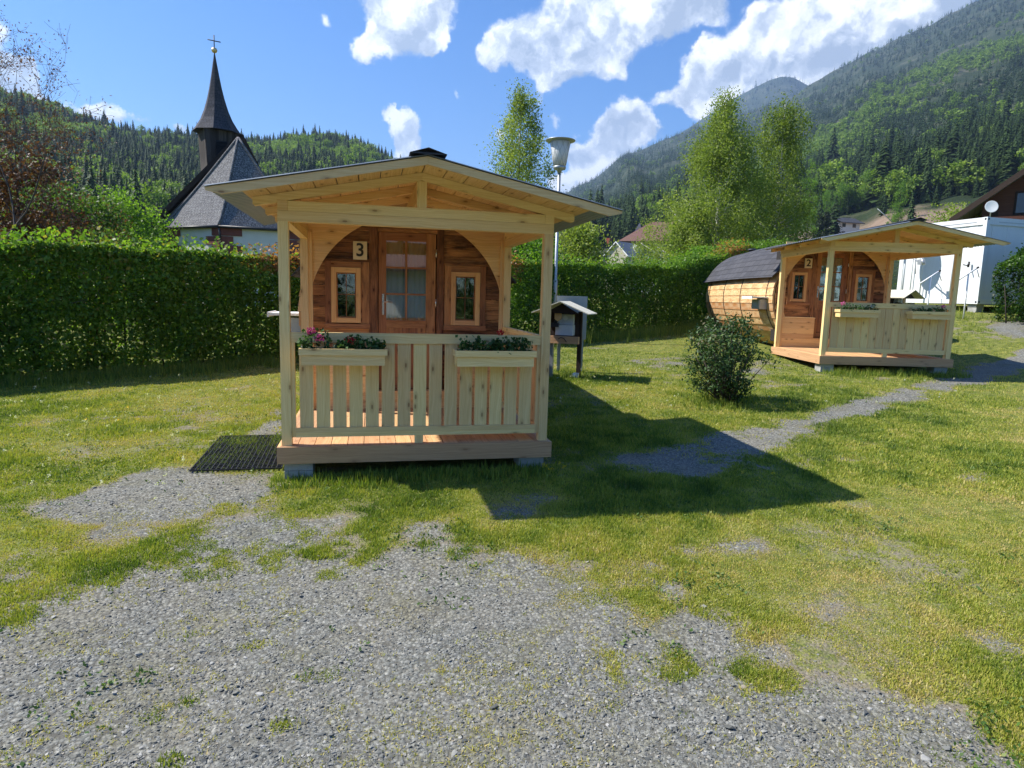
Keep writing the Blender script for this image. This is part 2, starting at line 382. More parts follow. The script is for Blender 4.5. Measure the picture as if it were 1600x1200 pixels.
M['concrete'] = plain('concrete', (.34, .34, .32), .9, 0, .25, 9.0, .6)
M['render'] = plain('white_render', (.62, .62, .58), .9, 0, .06, 2.0, .3)
M['rubber'] = plain('black_rubber', (.012, .012, .013), .6)
M['glass'] = glassy('window_glass'); M['doorglass'] = glassy('door_glass', k=(2.4, .12))
M['dark'] = plain('dark_interior', (.02, .016, .013), .9)
M['curtain'] = plain('white_net_curtain', (.70, .70, .68), .9, 0, .04)
M['ivory'] = plain('ivory_board', (.72, .62, .42), .6, 0, .06)
M['soil'] = plain('potting_soil', (.03, .02, .013), .95, 0, .4, 40.0, .8)
# ------------------------------------------------------------------ ground
def gz(x, y):
    x = np.asarray(x, float); y = np.asarray(y, float)
    X = np.clip(x, -14, 22); Y = np.clip(y, -14, 20)
    z = -.308 + .019*X + .051*Y
    z = z + .72*sstep(12.4, 19.5, X*.78+Y*.42+np.clip(x-22, 0, 30)*.1)
    return z + (vnoise(x, y, .55, 3, 2)-.5)*.05*sstep(30, 12, np.hypot(x, y)) + (vnoise(x, y, 3.1, 9, 2)-.5)*.018*sstep(22, 10, np.hypot(x, y))
def gp(u, v):
    "point of the ground seen at photo pixel (u, v)"
    d = ray(u, v); t = 1.0
    lo, hi = 1.0, 80.0
    for _ in range(60):
        m = (lo+hi)/2; p = CAM+d*m
        if p[2] > float(gz(p[0], p[1])): lo = m
        else: hi = m
    return CAM+d*lo
def poly_sd(px, py, poly):
    "signed distance to polygon, positive inside"
    px = np.asarray(px, float); py = np.asarray(py, float); ins = np.zeros(px.shape, bool); dm = np.full(px.shape, 1e9)
    n = len(poly)
    for i in range(n):
        x1, y1 = poly[i]; x2, y2 = poly[(i+1) % n]
        cond = ((y1 > py) != (y2 > py)); xx = (x2-x1)*(py-y1)/((y2-y1) if y2 != y1 else 1e-9)+x1
        ins ^= cond & (px < xx)
        dx, dy = x2-x1, y2-y1; t = np.clip(((px-x1)*dx+(py-y1)*dy)/(dx*dx+dy*dy+1e-12), 0, 1)
        dm = np.minimum(dm, np.hypot(px-x1-t*dx, py-y1-t*dy))
    return np.where(ins, dm, -dm)
GRAVEL = [([(-9,-1.4),(-1.21,-2.21),(-1.13,-1.97),(-0.88,-1.8),(-0.52,-1.67),(-0.21,-1.66),(0.15,-1.59),(0.7,-1.6),(1.05,-1.73),(1.3,-1.9),(1.62,-2.06),(2.08,-2.31),(2.42,-2.53),(2.6,-2.82),(2.81,-3.13),(2.79,-3.46),(2.92,-3.7),(3.09,-3.92),(3.11,-4.1),(3.6,-5.0),(6,-14),(-12,-14)],0.5,1),
 ([(-1.62,-1.35),(-1.5,-1.02),(-1.14,-0.87),(-0.55,-0.92),(-0.01,-0.8),(0.49,-0.9),(0.89,-1.16),(1.06,-1.62),(0.7,-1.7),(0.04,-1.71),(-0.7,-1.81),(-1.15,-2.34)],0.4,0.42),
 ([(-1.84,-0.48),(-1.54,-0.26),(-1.3,0.28),(-1.14,0.4),(-0.84,0.28),(-0.08,0.18),(0.02,-0.23),(-0.14,-0.54),(-0.49,-0.76),(-1.02,-0.82),(-1.41,-0.83),(-1.7,-0.72)],0.2,0.95),
 ([(-0.51,1.46),(-0.35,2.29),(-0.39,2.89),(-0.13,1.24)],0.2,0.95),
 ([(4.4,0.64),(5.09,1.1),(5.7,1.22),(6.67,1.66),(7.82,2.19),(9.83,3.25),(11.45,4.06),(13.47,5.24),(15.65,6.11),(17.47,6.38),(15.84,5.11),(14.0,4.7),(11.76,3.55),(10.09,2.86),(8.47,2.05),(7.1,1.32),(6.06,0.83),(5.08,0.15),(4.72,0.33)],0.2,1),
 ([(17.09,8.34),(18.08,8.66),(19.47,8.63),(18.23,7.29),(16.69,7.17),(16.59,7.61)],0.14,0.9),
 ([(3.2,0.12),(4.37,0.64),(4.68,0.34),(4.79,-0.06),(3.93,-0.54),(3.27,-0.39)],0.16,0.8),
 ([(6.18,6.76),(7.27,7.06),(7.29,6.26),(6.15,5.85)],0.12,0.38),
 ([(7.32,3.92),(8.26,4.19),(8.15,3.64),(7.21,3.39)],0.12,0.38),
 ([(1.47,-1.78),(1.78,-1.74),(1.87,-1.89),(1.56,-1.9)],0.1,0.38),
 ([(6.65,-0.67),(7.08,-0.61),(6.92,-0.93),(6.43,-1.06)],0.12,0.38),
 ([(1.62,-0.96),(2.0,-0.71),(2.29,-0.91),(2.03,-1.29),(1.72,-1.3)],0.14,0.38),
 ([(3.06,-2.79),(3.76,-2.76),(4.31,-2.93),(4.49,-3.27),(4.0,-3.68),(3.84,-3.38),(3.41,-3.18)],0.25,0.32),
 ([(2.79,-1.9),(3.62,-1.91),(3.82,-2.16),(3.0,-2.27)],0.25,0.32),
 ([(6.69,3.89),(8.6,5.94),(9.41,6.72),(8.72,5.56),(7.55,4.29)],0.25,0.32),
 ([(0.79,-1.34),(1.37,-1.26),(1.43,-1.58),(1.05,-1.73)],0.25,0.4)]
def gravel_at(x, y):
    "1 where bare gravel lies, 0 where turf covers it"
    x = np.asarray(x, float); y = np.asarray(y, float)
    wob = (vnoise(x, y, 1.3, 21, 4)-.5)*1.1
    wob2 = (vnoise(x, y, 5.5, 31, 3)-.5)*.5
    g = np.zeros(x.shape)
    for (poly, soft, full) in GRAVEL:
        d = poly_sd(x, y, poly)
        g = np.maximum(g, full*sstep(-soft, soft, d + (wob+wob2)*soft*1.3))
    mid = 4*g*(1-g); g = g + mid*((vnoise(x, y, 2.6, 61, 5)-.5)*2.6)
    g = np.clip(g, 0, 1)
    bare = sstep(.57, .70, vnoise(x, y, .8, 41, 4)*.5+vnoise(x, y, 4.5, 43, 4)*.5)*.38
    return np.clip(np.maximum(g, bare), 0, 1)
WORN = [[(-2.03, -0.49), (-1.87, 0.47), (-0.01, -0.43), (1.13, -0.39), (1.63, -1.51), (2.41, -1.27), (3.38, -1.35), (4.68, -1.4), (6.2, -1.84), (3.43, -4.16), (3.11, -4.1), (2.79, -3.46), (2.6, -2.82), (1.62, -2.06), (1.05, -1.73), (0.15, -1.59), (-0.88, -1.8), (-1.15, -2.34)], [(-3.86, 3.34), (-2.06, 2.39), (-1.17, 2.61), (-0.57, 1.3), (-1.13, 0.34), (-2.03, -0.49)]]
def worn_at(x, y):
    d = np.maximum(poly_sd(x, y, WORN[0]), poly_sd(x, y, WORN[1])-.3)
    return sstep(-.5, .5, d)*np.clip(.55+(vnoise(x, y, .9, 88, 3)-.5)*2.2, 0, 1)
def dry_at(x, y):
    return np.clip(sstep(.42, .68, vnoise(x, y, .45, 57, 4))*.8 + (vnoise(x, y, 6, 58, 2)-.5)*.3, 0, 1)
TALL = [((-7.6, 3.6), (-4.7, 5.0), 500, .22, .22), ((-4.7, 5.0), (-.9, 6.9), 900, .25, .20), ((4.2, 9.2), (6.6, 10.1), 500, .3, .42), ((6.6, 10.1), (12, 13.4), 900, .35, .34), ((3.7, 4.6), (4.5, 5.0), 70, .12, .14), ((.0, -.16), (2.5, -.16), 420, .09, .10), ((9.4, 4.6), (11.8, 4.1), 260, .12, .15), ((13, 8), (18, 11), 500, .9, .22), ((5.5, 2.4), (6.3, 2.7), 200, .2, .14)]
xs = np.unique(np.concatenate([np.arange(-8, 19, .11), np.arange(-20, 40, .8), np.linspace(-80, 120, 60), np.linspace(-400, 500, 40), [-9000, -4000, -1500, 1500, 4000, 9000]]))
ys = np.unique(np.concatenate([np.arange(-6.5, 13, .11), np.arange(-18, 40, .8), np.linspace(-80, 150, 60), np.linspace(-400, 500, 40), [-9000, -4000, -1500, 1500, 4000, 9000]]))
GX, GY = np.meshgrid(xs, ys, indexing='xy')
GZ = gz(GX, GY)
nx, ny = len(xs), len(ys)
idx = np.arange(nx*ny).reshape(ny, nx)
Q = np.stack([idx[:-1, :-1], idx[:-1, 1:], idx[1:, 1:], idx[1:, :-1]], -1).reshape(-1, 4)
me = bpy.data.meshes.new('ground'); me.vertices.add(nx*ny); me.vertices.foreach_set('co', np.stack([GX, GY, GZ], -1).astype(np.float32).ravel())
me.loops.add(Q.size); me.loops.foreach_set('vertex_index', Q.astype(np.int32).ravel())
me.polygons.add(len(Q)); me.polygons.foreach_set('loop_start', np.arange(0, Q.size, 4, dtype=np.int32)); me.update(calc_edges=True)
me.polygons.foreach_set('use_smooth', np.ones(len(Q), bool))
gA = me.attributes.new('gravel', 'FLOAT', 'POINT'); GG = gravel_at(GX, GY); GG = np.maximum(GG, .30*worn_at(GX, GY)); gA.data.foreach_set('value', GG.astype(np.float32).ravel())
def ground_mat():
    m, t, out = mat('ground_gravel_and_turf')
    o = t.n('ShaderNodeTexCoord').outputs['Object']
    g = t.n('ShaderNodeAttribute', attribute_name='gravel').outputs['Fac']
    # crushed slate: two sizes of stone
    v1 = t.n('ShaderNodeTexVoronoi', {'Vector': t.vmath('ADD', o, t.vmath('SCALE', t.n('ShaderNodeTexNoise', {'Vector': o, 'Scale': 30.0}).outputs['Color'], .02)), 'Scale': 46.0, 'Randomness': 1.0})
    v2 = t.n('ShaderNodeTexVoronoi', {'Vector': o, 'Scale': 120.0, 'Randomness': 1.0})
    r1 = t.sep(v1.outputs['Color'])[0]; r2 = t.sep(v2.outputs['Color'])[1]
    stone = t.ramp(t.math('ADD', t.math('MULTIPLY', r1, .65), t.math('MULTIPLY', r2, .35)), [(0, (.10, .11, .11)), (.35, (.17, .178, .175)), (.65, (.24, .247, .24)), (.9, (.33, .335, .32)), (1, (.46, .46, .44))])
    dust = t.noise(o, 1.6, 5.0, .6); stone = t.mix(t.mapr(dust, .42, .66, 0, .55), stone, (.27, .255, .22)); moss = t.noise(o, 2.3, 6.0, .7); stone = t.mix(t.mapr(moss, .50, .66, 0, .5), stone, (.16, .15, .075))
    crack = t.mapr(v1.outputs['Distance'], .30, .75, 0, .75)
    stone = t.mix(crack, stone, (.085, .08, .07)); stone = t.mix(1.0, stone, (1.02, 1.0, .91), 'MULTIPLY')
    # soil with moss under the turf
    n1 = t.noise(o, 7.0, 5.0, .62); n2 = t.noise(o, 75.0, 4.0, .7)
    turf = t.ramp(t.math('ADD', t.math('MULTIPLY', n1, .55), t.math('MULTIPLY', n2, .45)), [(.30, (.035, .05, .012)), (.44, (.095, .12, .022)), (.54, (.18, .195, .04)), (.64, (.27, .24, .075)), (.78, (.27, .22, .13))])
    soil = t.mix(t.mapr(n2, .3, .7), (.10, .08, .055), (.30, .265, .20))
    g2 = t.math('ADD', g, t.math('MULTIPLY', t.math('SUBTRACT', t.noise(o, 22.0, 4.0, .7), .5), .75))
    col = t.mix(t.mapr(g2, .10, .42, smooth=True), turf, soil); col = t.mix(t.mapr(g2, .36, .60, smooth=True), col, stone)
    far = t.vmath('LENGTH', o); meadow = t.ramp(t.noise(o, .05, 5.0, .6), [(.3, (.07, .10, .025)), (.7, (.13, .17, .04))])
    col = t.mix(t.mapr(far, 40, 90), col, meadow)
    h = t.math('ADD', t.math('MULTIPLY', t.math('SUBTRACT', 1.0, v1.outputs['Distance']), 1.0), t.math('MULTIPLY', t.math('ADD', r1, t.math('MULTIPLY', n2, .6)), .8))
    finish(t, out, col, .92, h, .55, .012, spec=.2)
    return m
me.materials.append(ground_mat())
ground = bpy.data.objects.new('ground', me); COL.objects.link(ground); tag(ground, kind='structure')

def sector_points(n, r0, r1, a0=-38, a1=66, power=1.0, rng=NR):
    "points in front of the camera, denser close by"
    r = r0*(r1/r0)**(rng.random(n)**power); a = np.radians(rng.uniform(a0, a1, n))
    return CAM[0]+r*np.sin(a), CAM[1]+r*np.cos(a), r
def under_cabin(x, y):
    a = (x > -.02) & (x < 2.52) & (y > .05) & (y < 7.6)
    c, s = math.cos(CAB2[3]), math.sin(CAB2[3]); dx = x-CAB2[0]; dy = y-CAB2[1]; X = dx*c+dy*s; Y = -dx*s+dy*c
    b = (X > -.02) & (X < 2.52) & (Y > .05) & (Y < 8)
    mt = poly_sd(x, y, MAT_POLY) > 0
    return a | b | mt
CAB2 = (9.342, 4.918, .4386, -.2251)
MAT_POLY = [(-.86, .30), (-.04, .26), (-.06, 1.47), (-.84, 1.52)]
# turf
GRASS_STOPS = [(0, (.048, .095, .018)), (.3, (.135, .205, .028)), (.55, (.285, .33, .048)), (.78, (.44, .42, .08)), (1, (.54, .43, .19))]
M['grass'] = leafmat('grass_blades', GRASS_STOPS, .35, .5)
def turf_layer(name, n, r0, r1, hmin, hmax, nb, spread, width):
    x, y, r = sector_points(n, r0, r1)
    g = gravel_at(x, y); dry = dry_at(x, y)
    lush = vnoise(x, y, 1.1, 77, 3)
    wn = worn_at(x, y); n6 = vnoise(x, y, 6.0, 17, 3)*.6+vnoise(x, y, 1.9, 19, 2)*.4
    keep = (NR.random(n) < np.maximum(np.clip((n6-(g*.62+.10+.30*wn))*10+.5, 0, 1), .14*(g < .75)*(1-.5*g))+.9*sstep(.53, .60, n6)*sstep(-.25, .15, poly_sd(x, y, GRAVEL[1][0]))) & ~under_cabin(x, y)
    x, y, r, g, dry, lush, wn = [q[keep] for q in (x, y, r, g, dry, lush, wn)]
    C = np.c_[x, y, gz(x, y)-.004]
    cl6 = vnoise(x, y, 5.0, 23, 2); h = (hmin+(hmax-hmin)*sstep(.42, .80, lush*.6+cl6*.4)*NR.uniform(.5, 1, len(x)))*(1-.4*dry)*(1-.5*g)*(1-.35*wn)
    T = tufts(C, h, nb, spread, width=width, lean=.75)
    tint = np.repeat(np.clip(.42+.42*dry+.7*(vnoise(x, y, 4.2, 79, 3)-.5)+.15*g-.55*(lush-.5)+NR.normal(0, .09, len(x)), 0, 1), nb) + NR.normal(0, .12, len(x)*nb)
    return T, np.clip(tint, 0, 1)
def moss_layer():
    "tiny yellow tufts between the stones"
    x, y, r = sector_points(60000, 2.2, 10); g = gravel_at(x, y); k = (NR.random(len(x)) < sstep(.35, .75, vnoise(x, y, 1.5, 95, 4)*.6+vnoise(x, y, 8, 96, 2)*.4)*.5) & (g > .25) & ~under_cabin(x, y); x, y, r = x[k], y[k], r[k]
    T = tufts(np.c_[x, y, gz(x, y)], np.full(len(x), .016)*NR.uniform(.5, 1.5, len(x)), 5, .012, width=.0032, lean=1.0)
    return T, np.clip(NR.normal(.84, .12, len(T)), 0, 1)
parts = [turf_layer('a', 195000, 2.3, 13, .030, .075, 8, .020, .0046), turf_layer('b', 70000, 7, 32, .045, .09, 6, .05, .0080), moss_layer()]
# tall unmown grass along the hedges, the stand and the blocks
def line_pts(a, b, n, w):
    t = NR.random(n); return a[0]+(b[0]-a[0])*t+NR.normal(0, w, n), a[1]+(b[1]-a[1])*t+NR.normal(0, w, n)
tall = []
for (a, b, n, w, h) in TALL:
    x, y = line_pts(a, b, n, w); C = np.c_[x, y, gz(x, y)-.004]; T = tufts(C, np.full(n, h)*NR.uniform(.5, 1.2, n), 7, .03, width=.006, lean=.35)
    tall.append((T, np.clip(NR.normal(.33, .15, n*7), 0, 1)))
parts += tall
T = np.concatenate([p[0] for p in parts]); ti = np.concatenate([p[1] for p in parts])
grass = quads_mesh('grass', T, ti, M['grass']); tag(grass, 'short patchy lawn grass, lush near the cabins and thin over the gravel', 'grass', kind='stuff')
# broad-leaved weeds: plantain and clover patches
def weed_patch():
    x, y, r = sector_points(9000, 3.0, 16); g = gravel_at(x, y)
    k = (vnoise(x, y, 1.7, 91, 3) > .60) & (NR.random(len(x)) > g*.75) & ~under_cabin(x, y); x, y = x[k], y[k]
    n = 5; X = np.repeat(x, n)+NR.normal(0, .022, len(x)*n); Y = np.repeat(y, n)+NR.normal(0, .022, len(x)*n)
    C = np.c_[X, Y, gz(X, Y)+NR.uniform(.006, .03, len(X))]
    return leaves(C, np.full(len(C), .024), up=2.5, aspect=.6)
wp = weed_patch()
M['weed'] = leafmat('weed_leaves', [(0, (.04, .09, .016)), (.6, (.09, .17, .03)), (1, (.20, .24, .06))], .3)
o = quads_mesh('weeds', wp, NR.random(len(wp)), M['weed']); tag(o, 'low clover and plantain leaves scattered through the lawn', 'weeds', kind='stuff')
# slate chippings
def stone_mat():
    m, t, out = mat('slate_chips')
    oi = t.n('ShaderNodeObjectInfo').outputs['Random']; ob = t.n('ShaderNodeTexCoord').outputs['Object']
    c = t.ramp(oi, [(0, (.072, .077, .070)), (.3, (.14, .143, .128)), (.6, (.205, .206, .184)), (.85, (.28, .278, .245)), (.96, (.43, .42, .38)), (1, (.30, .25, .17))])
    n = t.noise(ob, 30, 3); c = t.mix(t.mapr(n, .35, .7, 0, .35), c, (.14, .14, .14))
    finish(t, out, c, .85, n, .3, .002, spec=.25); return m
M['stone'] = stone_mat()
stones = []
for k in range(9):
    rr = random.Random(100+k); mb = MB(); pts = []
    import bmesh
    bm = bmesh.new(); flat = rr.uniform(.28, .6); el = rr.uniform(1.0, 1.7)
    for _ in range(11):
        a = Vector((rr.gauss(0, 1), rr.gauss(0, 1), rr.gauss(0, 1))).normalized(); bm.verts.new((a.x*el*.5, a.y*.5, a.z*flat*.5))
    r_ = bmesh.ops.convex_hull(bm, input=bm.verts); m_ = bpy.data.meshes.new('stone_chip'); bm.to_mesh(m_); bm.free(); m_.materials.append(M['stone'])
    stones.append(bpy.data.objects.new('stone_chip', m_))
x, y, r = sector_points(270000, 2.0, 13.5, power=1.15)
g = gravel_at(x, y); cl = vnoise(x, y, 2.2, 13, 3); k = (NR.random(len(x)) < (sstep(.35, .8, g)+.12*(g > .12))*(.35+.65*sstep(.35, .62, cl))) & ~under_cabin(x, y)
x, y, r = x[k], y[k], r[k]; n = len(x)
sz = .0050*np.exp(NR.normal(0, .50, n))*(1+.07*np.clip(r-4, 0, 8)); sz = np.minimum(sz, .034)
o = scatter('gravel', np.c_[x, y, gz(x, y)+sz*.10], np.c_[NR.normal(0, .28, n), NR.normal(0, .28, n), NR.uniform(0, 6.28, n)], np.c_[sz, sz, sz]*1.25, NR.integers(0, 9, n), stones)
tag(o, 'grey crushed slate chippings lying over the yard and paths', 'gravel', kind='stuff')
# dandelion clocks and daisies
dd = []
for (u0, u1, v0, v1, n) in [(0, 430, 590, 690, 46), (870, 1080, 570, 640, 34), (0, 300, 690, 790, 16), (1150, 1500, 570, 640, 16)]:
    for _ in range(n): dd.append(gp(R.uniform(u0, u1), R.uniform(v0, v1)))
dd = np.array(dd); n = len(dd)
C = np.repeat(dd+np.c_[np.zeros((n, 2)), NR.uniform(.035, .12, n)], 14, axis=0); C = C+NR.normal(0, .0075, C.shape)
hd = leaves(C, np.full(len(C), .012), aspect=.9)
M['puff'] = leafmat('dandelion_clock', [(0, (.55, .54, .48)), (1, (.74, .73, .68))], .5)
o = quads_mesh('dandelion_clocks', hd, NR.random(len(hd)), M['puff']); tag(o, 'white dandelion seed heads and daisies dotted over the lawn', 'wildflowers', kind='stuff')
dy = []
for (u, v, s, n) in [(860, 735, 22, 9), (345, 700, 30, 0), (200, 640, 90, 6), (1250, 560, 60, 3), (1180, 745, 60, 3)]:
    for _ in range(n): dy.append(gp(u+R.uniform(-s, s), v+R.uniform(-s*.3, s*.3)))
dy = np.array(dy); C = np.repeat(dy+np.array([0, 0, .05]), 12, axis=0); C = C+NR.normal(0, .008, C.shape)
M['yellow'] = leafmat('dandelion_petals', [(0, (.75, .50, .02)), (1, (.8, .62, .04))], .3)
hd = leaves(C, np.full(len(C), .016), up=1.5); o = quads_mesh('dandelion_flowers', hd, NR.random(len(hd)), M['yellow']); tag(o, 'yellow dandelion flowers in the grass near the deck corner', 'wildflowers', kind='stuff')
# ------------------------------------------------------------------ camping cabins
def sheet_mat(name, col, rough=.45):
    return plain(name, col, rough, .35, .10, 3.0, .1)
M['sheet'] = sheet_mat('grey_roof_sheet', (.27, .30, .33)); M['sheet_under'] = M['sheet']
def shingle_mat():
    m, t, out = mat('dark_shingles'); uv = t.n('ShaderNodeUVMap').outputs[0]
    b = t.n('ShaderNodeTexBrick', {'Vector': uv, 'Color1': (.045, .045, .052, 1), 'Color2': (.085, .083, .092, 1), 'Mortar': (.012, .012, .014, 1), 'Scale': 1.0, 'Mortar Size': .011, 'Mortar Smooth': .2, 'Brick Width': .34, 'Row Height': .17, 'Bias': .0})
    s = t.sep(uv); saw = t.math('FRACT', t.math('DIVIDE', s[1], .17))
    n = t.noise(uv, 90.0, 4.0, .7); c = t.mix(.35, b.outputs[0], t.ramp(n, [(.3, (.03, .03, .035)), (.7, (.13, .13, .14))]))
    finish(t, out, c, .9, t.math('ADD', t.math('MULTIPLY', saw, -1.0), t.math('MULTIPLY', b.outputs['Fac'], -.8)), .5, .012, spec=.2); return m
M['shingle'] = shingle_mat()
KR = (2.522-2.176)/1.685
def zt(x): return 2.176+(x+.435)*KR if x < 1.25 else 2.176+(2.935-x)*KR
def digit_mesh(ch, size, y, m, parent, name):
    cu = bpy.data.curves.new('tmp', 'FONT'); cu.body = ch; cu.size = size; cu.extrude = .002; cu.align_x = 'CENTER'; cu.align_y = 'CENTER'; cu.offset = .0035
    tmp = bpy.data.objects.new('tmp', cu); COL.objects.link(tmp); bpy.context.view_layer.update()
    me = bpy.data.meshes.new_from_object(tmp.evaluated_get(bpy.context.evaluated_depsgraph_get())); bpy.data.objects.remove(tmp); bpy.data.curves.remove(cu)
    me.materials.clear(); me.materials.append(m)
    o = bpy.data.objects.new(name, me); COL.objects.link(o); o.parent = parent; o.rotation_euler = (PI/2, 0, 0); o.location = (0, y, 0); return o
def cabin(loc, rotz, D, L, label, num, r0):
    global R
    R = random.Random(r0)
    root = thing('camping_cabin', label, 'cabin', loc, rotz, 'barrel cabins with new timber porches')
    B = lambda name, mb, m, par=None: mb.build(name, M[m], par or root)
    p = .088
    # deck
    mb = MB(); n = 17; w = 2.53/n
    for i in range(n): mb.box(-.015+i*w+.003, -.015+(i+1)*w-.003, -.02, D+.02, -.028, 0, 1)
    B('deck_boards', mb, 'larch')
    mb = MB(); mb.box(-.038, 2.538, -.05, -.022, -.158, -.002, 0); mb.box(-.038, -.010, -.0215, D+.05, -.158, -.003, 1); mb.box(2.510, 2.538, -.0215, D+.05, -.158, -.003, 1)
    for y in (.05, D*.5, D-.1): mb.box(0, 2.5, y, y+.06, -.15, -.030, 0)
    B('deck_frame', mb, 'larch')
    # posts
    for (x, y, h) in ((0, 0, 2.005), (2.5-p, 0, 2.005), (0, D-p, 2.095), (2.5-p, D-p, 2.095)):
        B('post', MB().box(x, x+p, y, y+p, 0, h, 2), 'spruce')
    B('tie_beam', MB().box(0, 2.5, 0, p, 2.005, 2.094, 0), 'spruce')
    B('tie_beam', MB().box(p+.001, 2.5-p-.001, .002, p, 2.096, 2.182, 0), 'spruce')
    for x in (0, 2.5-p):
        B('side_beam', MB().box(x+.002, x+p-.002, p+.001, D-p-.001, 2.007, 2.0935, 1), 'spruce')
        B('side_beam', MB().box(x, x+p, 0, D+.05, 2.0955, 2.184, 1), 'spruce')
        # small curved knee at the rear post
        s = -1 if x > 1 else 1; mb = MB(); q = [(0, 0), (0, -.17)] + [(.17-.17*math.cos(a), -.17+.17*math.sin(a)) for a in (.4, .8, 1.2, 1.5708)]
    mb = MB().box(1.206, 1.294, .006, p, 2.183, 2.418, 2); B('king_post', mb, 'spruce')
    B('ridge_beam', MB().box(1.208, 1.292, p+.002, D+.2, 2.24, 2.418, 1), 'spruce')
    for y in (.004, D*.36, D*.70, D+.02):
        for s in (0, 1):
            a, b = (-.20, 1.2495) if s == 0 else (1.2505, 2.70)
            za, zb = zt(a)-.028, zt(b)-.028
            mb = MB(); mb.prism([(a, za), (b, zb), (b, zb-.070), (a+.012, za-.070), (a, za-.058)] if s == 0 else [(a, za), (b, zb), (b, zb-.058), (b-.012, zb-.070), (a, za-.070)], y, y+.07)
            B('rafter', mb, 'spruce')
    # roof boards (run front to back), bargeboards, sheet, ridge cap
    mb = MB()
    for (a, b) in ((-.23, 1.249), (1.251, 2.73)):
        n = 8; w = (b-a)/n
        for i in range(n):
            x0, x1 = a+i*w+.004, a+(i+1)*w-.004
            mb.hexa([(X, Y, zt(X)-.010-.016*(1-k)) for k in (0, 1) for Y in (-.572, 2.33+D-1.98) for X in (x0, x1)], 1)
    B('roof_boards', mb, 'spruce_b')
    for s in (0, 1):
        f = (lambda x: x) if s == 0 else (lambda x: 2.5-x)
        poly = [(f(-.445), zt(f(-.445))-.004), (f(1.2495), 2.517), (f(1.2495), 2.452), (f(-.33), zt(f(-.33))-.072), (f(-.445), zt(f(-.445))-.022)]
        B('bargeboard', MB().prism(poly, -.60, -.574), 'spruce')
    yb = 2.37+D-1.98
    for s in (0, 1):
        mb = MB(); a, b = (-.455, 1.247) if s == 0 else (1.253, 2.955)
        y = -.615; pr = []
        while y < yb:
            pr += [(y, 0), (y+.036, 0), (y+.046, .015), (y+.074, .015)]; y += .084
        for (ya, ha), (yb2, hb) in zip(pr, pr[1:]):
            mb.hexa([(X, Y, zt(X)+.003+h+.0015*k) for k in (0, 1) for (Y, h) in ((ya, ha), (yb2, hb)) for X in (a, b)], 0, .5)
        B('roof_sheet', mb, 'sheet')
    mb = MB()
    for s in (-1, 1): mb.hexa([(1.25+s*X, Y, 2.522+.052-X*.30+.002*k-.002) for k in (0, 1) for Y in (-.66, yb+.02) for X in ((0, .15) if s > 0 else (.15, 0))], 1, .4)
    mb.box(1.12, 1.38, -.66, -.655, 2.522, 2.535); B('ridge_cap', mb, 'black')
    # railing at the front and right
    rl = MB(); rl.box(p+.001, 2.5-p-.001, .012, .058, .945, 1.038, 0); rl.box(p+.001, p+.036, .014, .056, .076, .944, 2); rl.box(2.5-p-.036, 2.5-p-.001, .014, .056, .076, .944, 2)
    rl.box(p+.037, 2.5-p-.037, .0, .028, .118, .162, 0); rl.box(p+.037, 2.5-p-.037, .004, .058, .076, .117, 0); rl.box(1.20, 1.28, .01, .056, .0, .0755, 2)
    rl.box(2.5-p+.01, 2.5-.02, p+.001, D-p-.001, .985, 1.03, 1); rl.box(2.5-p+.01, 2.5-.02, p+.001, D-p-.001, .08, .125, 1)
    rail = B('railing', rl, 'spruce')
    sl = MB(); pitch = (2.335-.16-.122)/14
    for i in range(15):
        x = .160+i*pitch; sl.box(x, x+(.120 if D < 2 else .139), .030, .050, .10, .944, 2)
    B('slat', sl, 'spruce', rail)
    sl = MB(); n = 14; w = (D-2*p)/n
    for i in range(n): sl.box(2.5-.055, 2.5-.036, p+i*w+.004, p+(i+1)*w-.004, .126, .984, 2)
    B('slat', sl, 'spruce_b', rail)
    # arched infill wall of horizontal boards between the rear posts
    zc, ra = 1.16, 1.165
    mb = MB(); zs = np.arange(.66, 2.30, .122)
    for z0 in zs:
        z1 = min(z0+.121, 2.40); zz = np.linspace(z0, z1, 5)
        ax = [math.sqrt(max(ra*ra-(z-zc)**2, 0)) for z in zz]; ax = [min(a, 1.16) for a in ax]
        rr = R.random()
        pl = [(p-.002, z0)]+[(1.25-a, z) for a, z in zip(ax, zz)]+[(p-.002, z1)]
        mb.prism([(x, z) for x, z in pl], D-.045, D-.024, rr)
        mb.prism([(2.5-x, z) for x, z in pl], D-.045, D-.024, R.random())
    for i in range(4):
        z0 = .20+i*.115; mb.box(p-.002, .86, D-.045, D-.024, z0+.0, z0+.114, 0); mb.box(1.72, 2.5-p+.002, D-.045, D-.024, z0, z0+.114, 0)
    mb.box(p-.002, .87, D-.06, D+.10, .661, .685, 0); mb.box(1.71, 2.5-p, D-.06, D+.10, .661, .685, 0)
    for i in range(2): mb.box(p-.002, 2.5-p+.002, D-.045, D-.024, i*.1, i*.1+.0985, 0)
    mb.box(.86, 1.72, D-.05, D+.12, .199, .215, 0)
    for x in (p+.001, 2.5-p-.046): mb.box(x, x+.045, D-.07, D-.046, .0, 2.09, 2)
    B('infill_wall', mb, 'spruce_b')
    # barrel front of old brown boards, with openings left for door and windows
    F = D+.145
    rf = 1.24
    mb = MB(); zl = [-.05, .07, .2, .33, .46, .59, .72, .85, .97, 1.10, 1.23, 1.36, 1.49, 1.62, 1.76, 1.88, 2.0, 2.14, 2.26, 2.38]
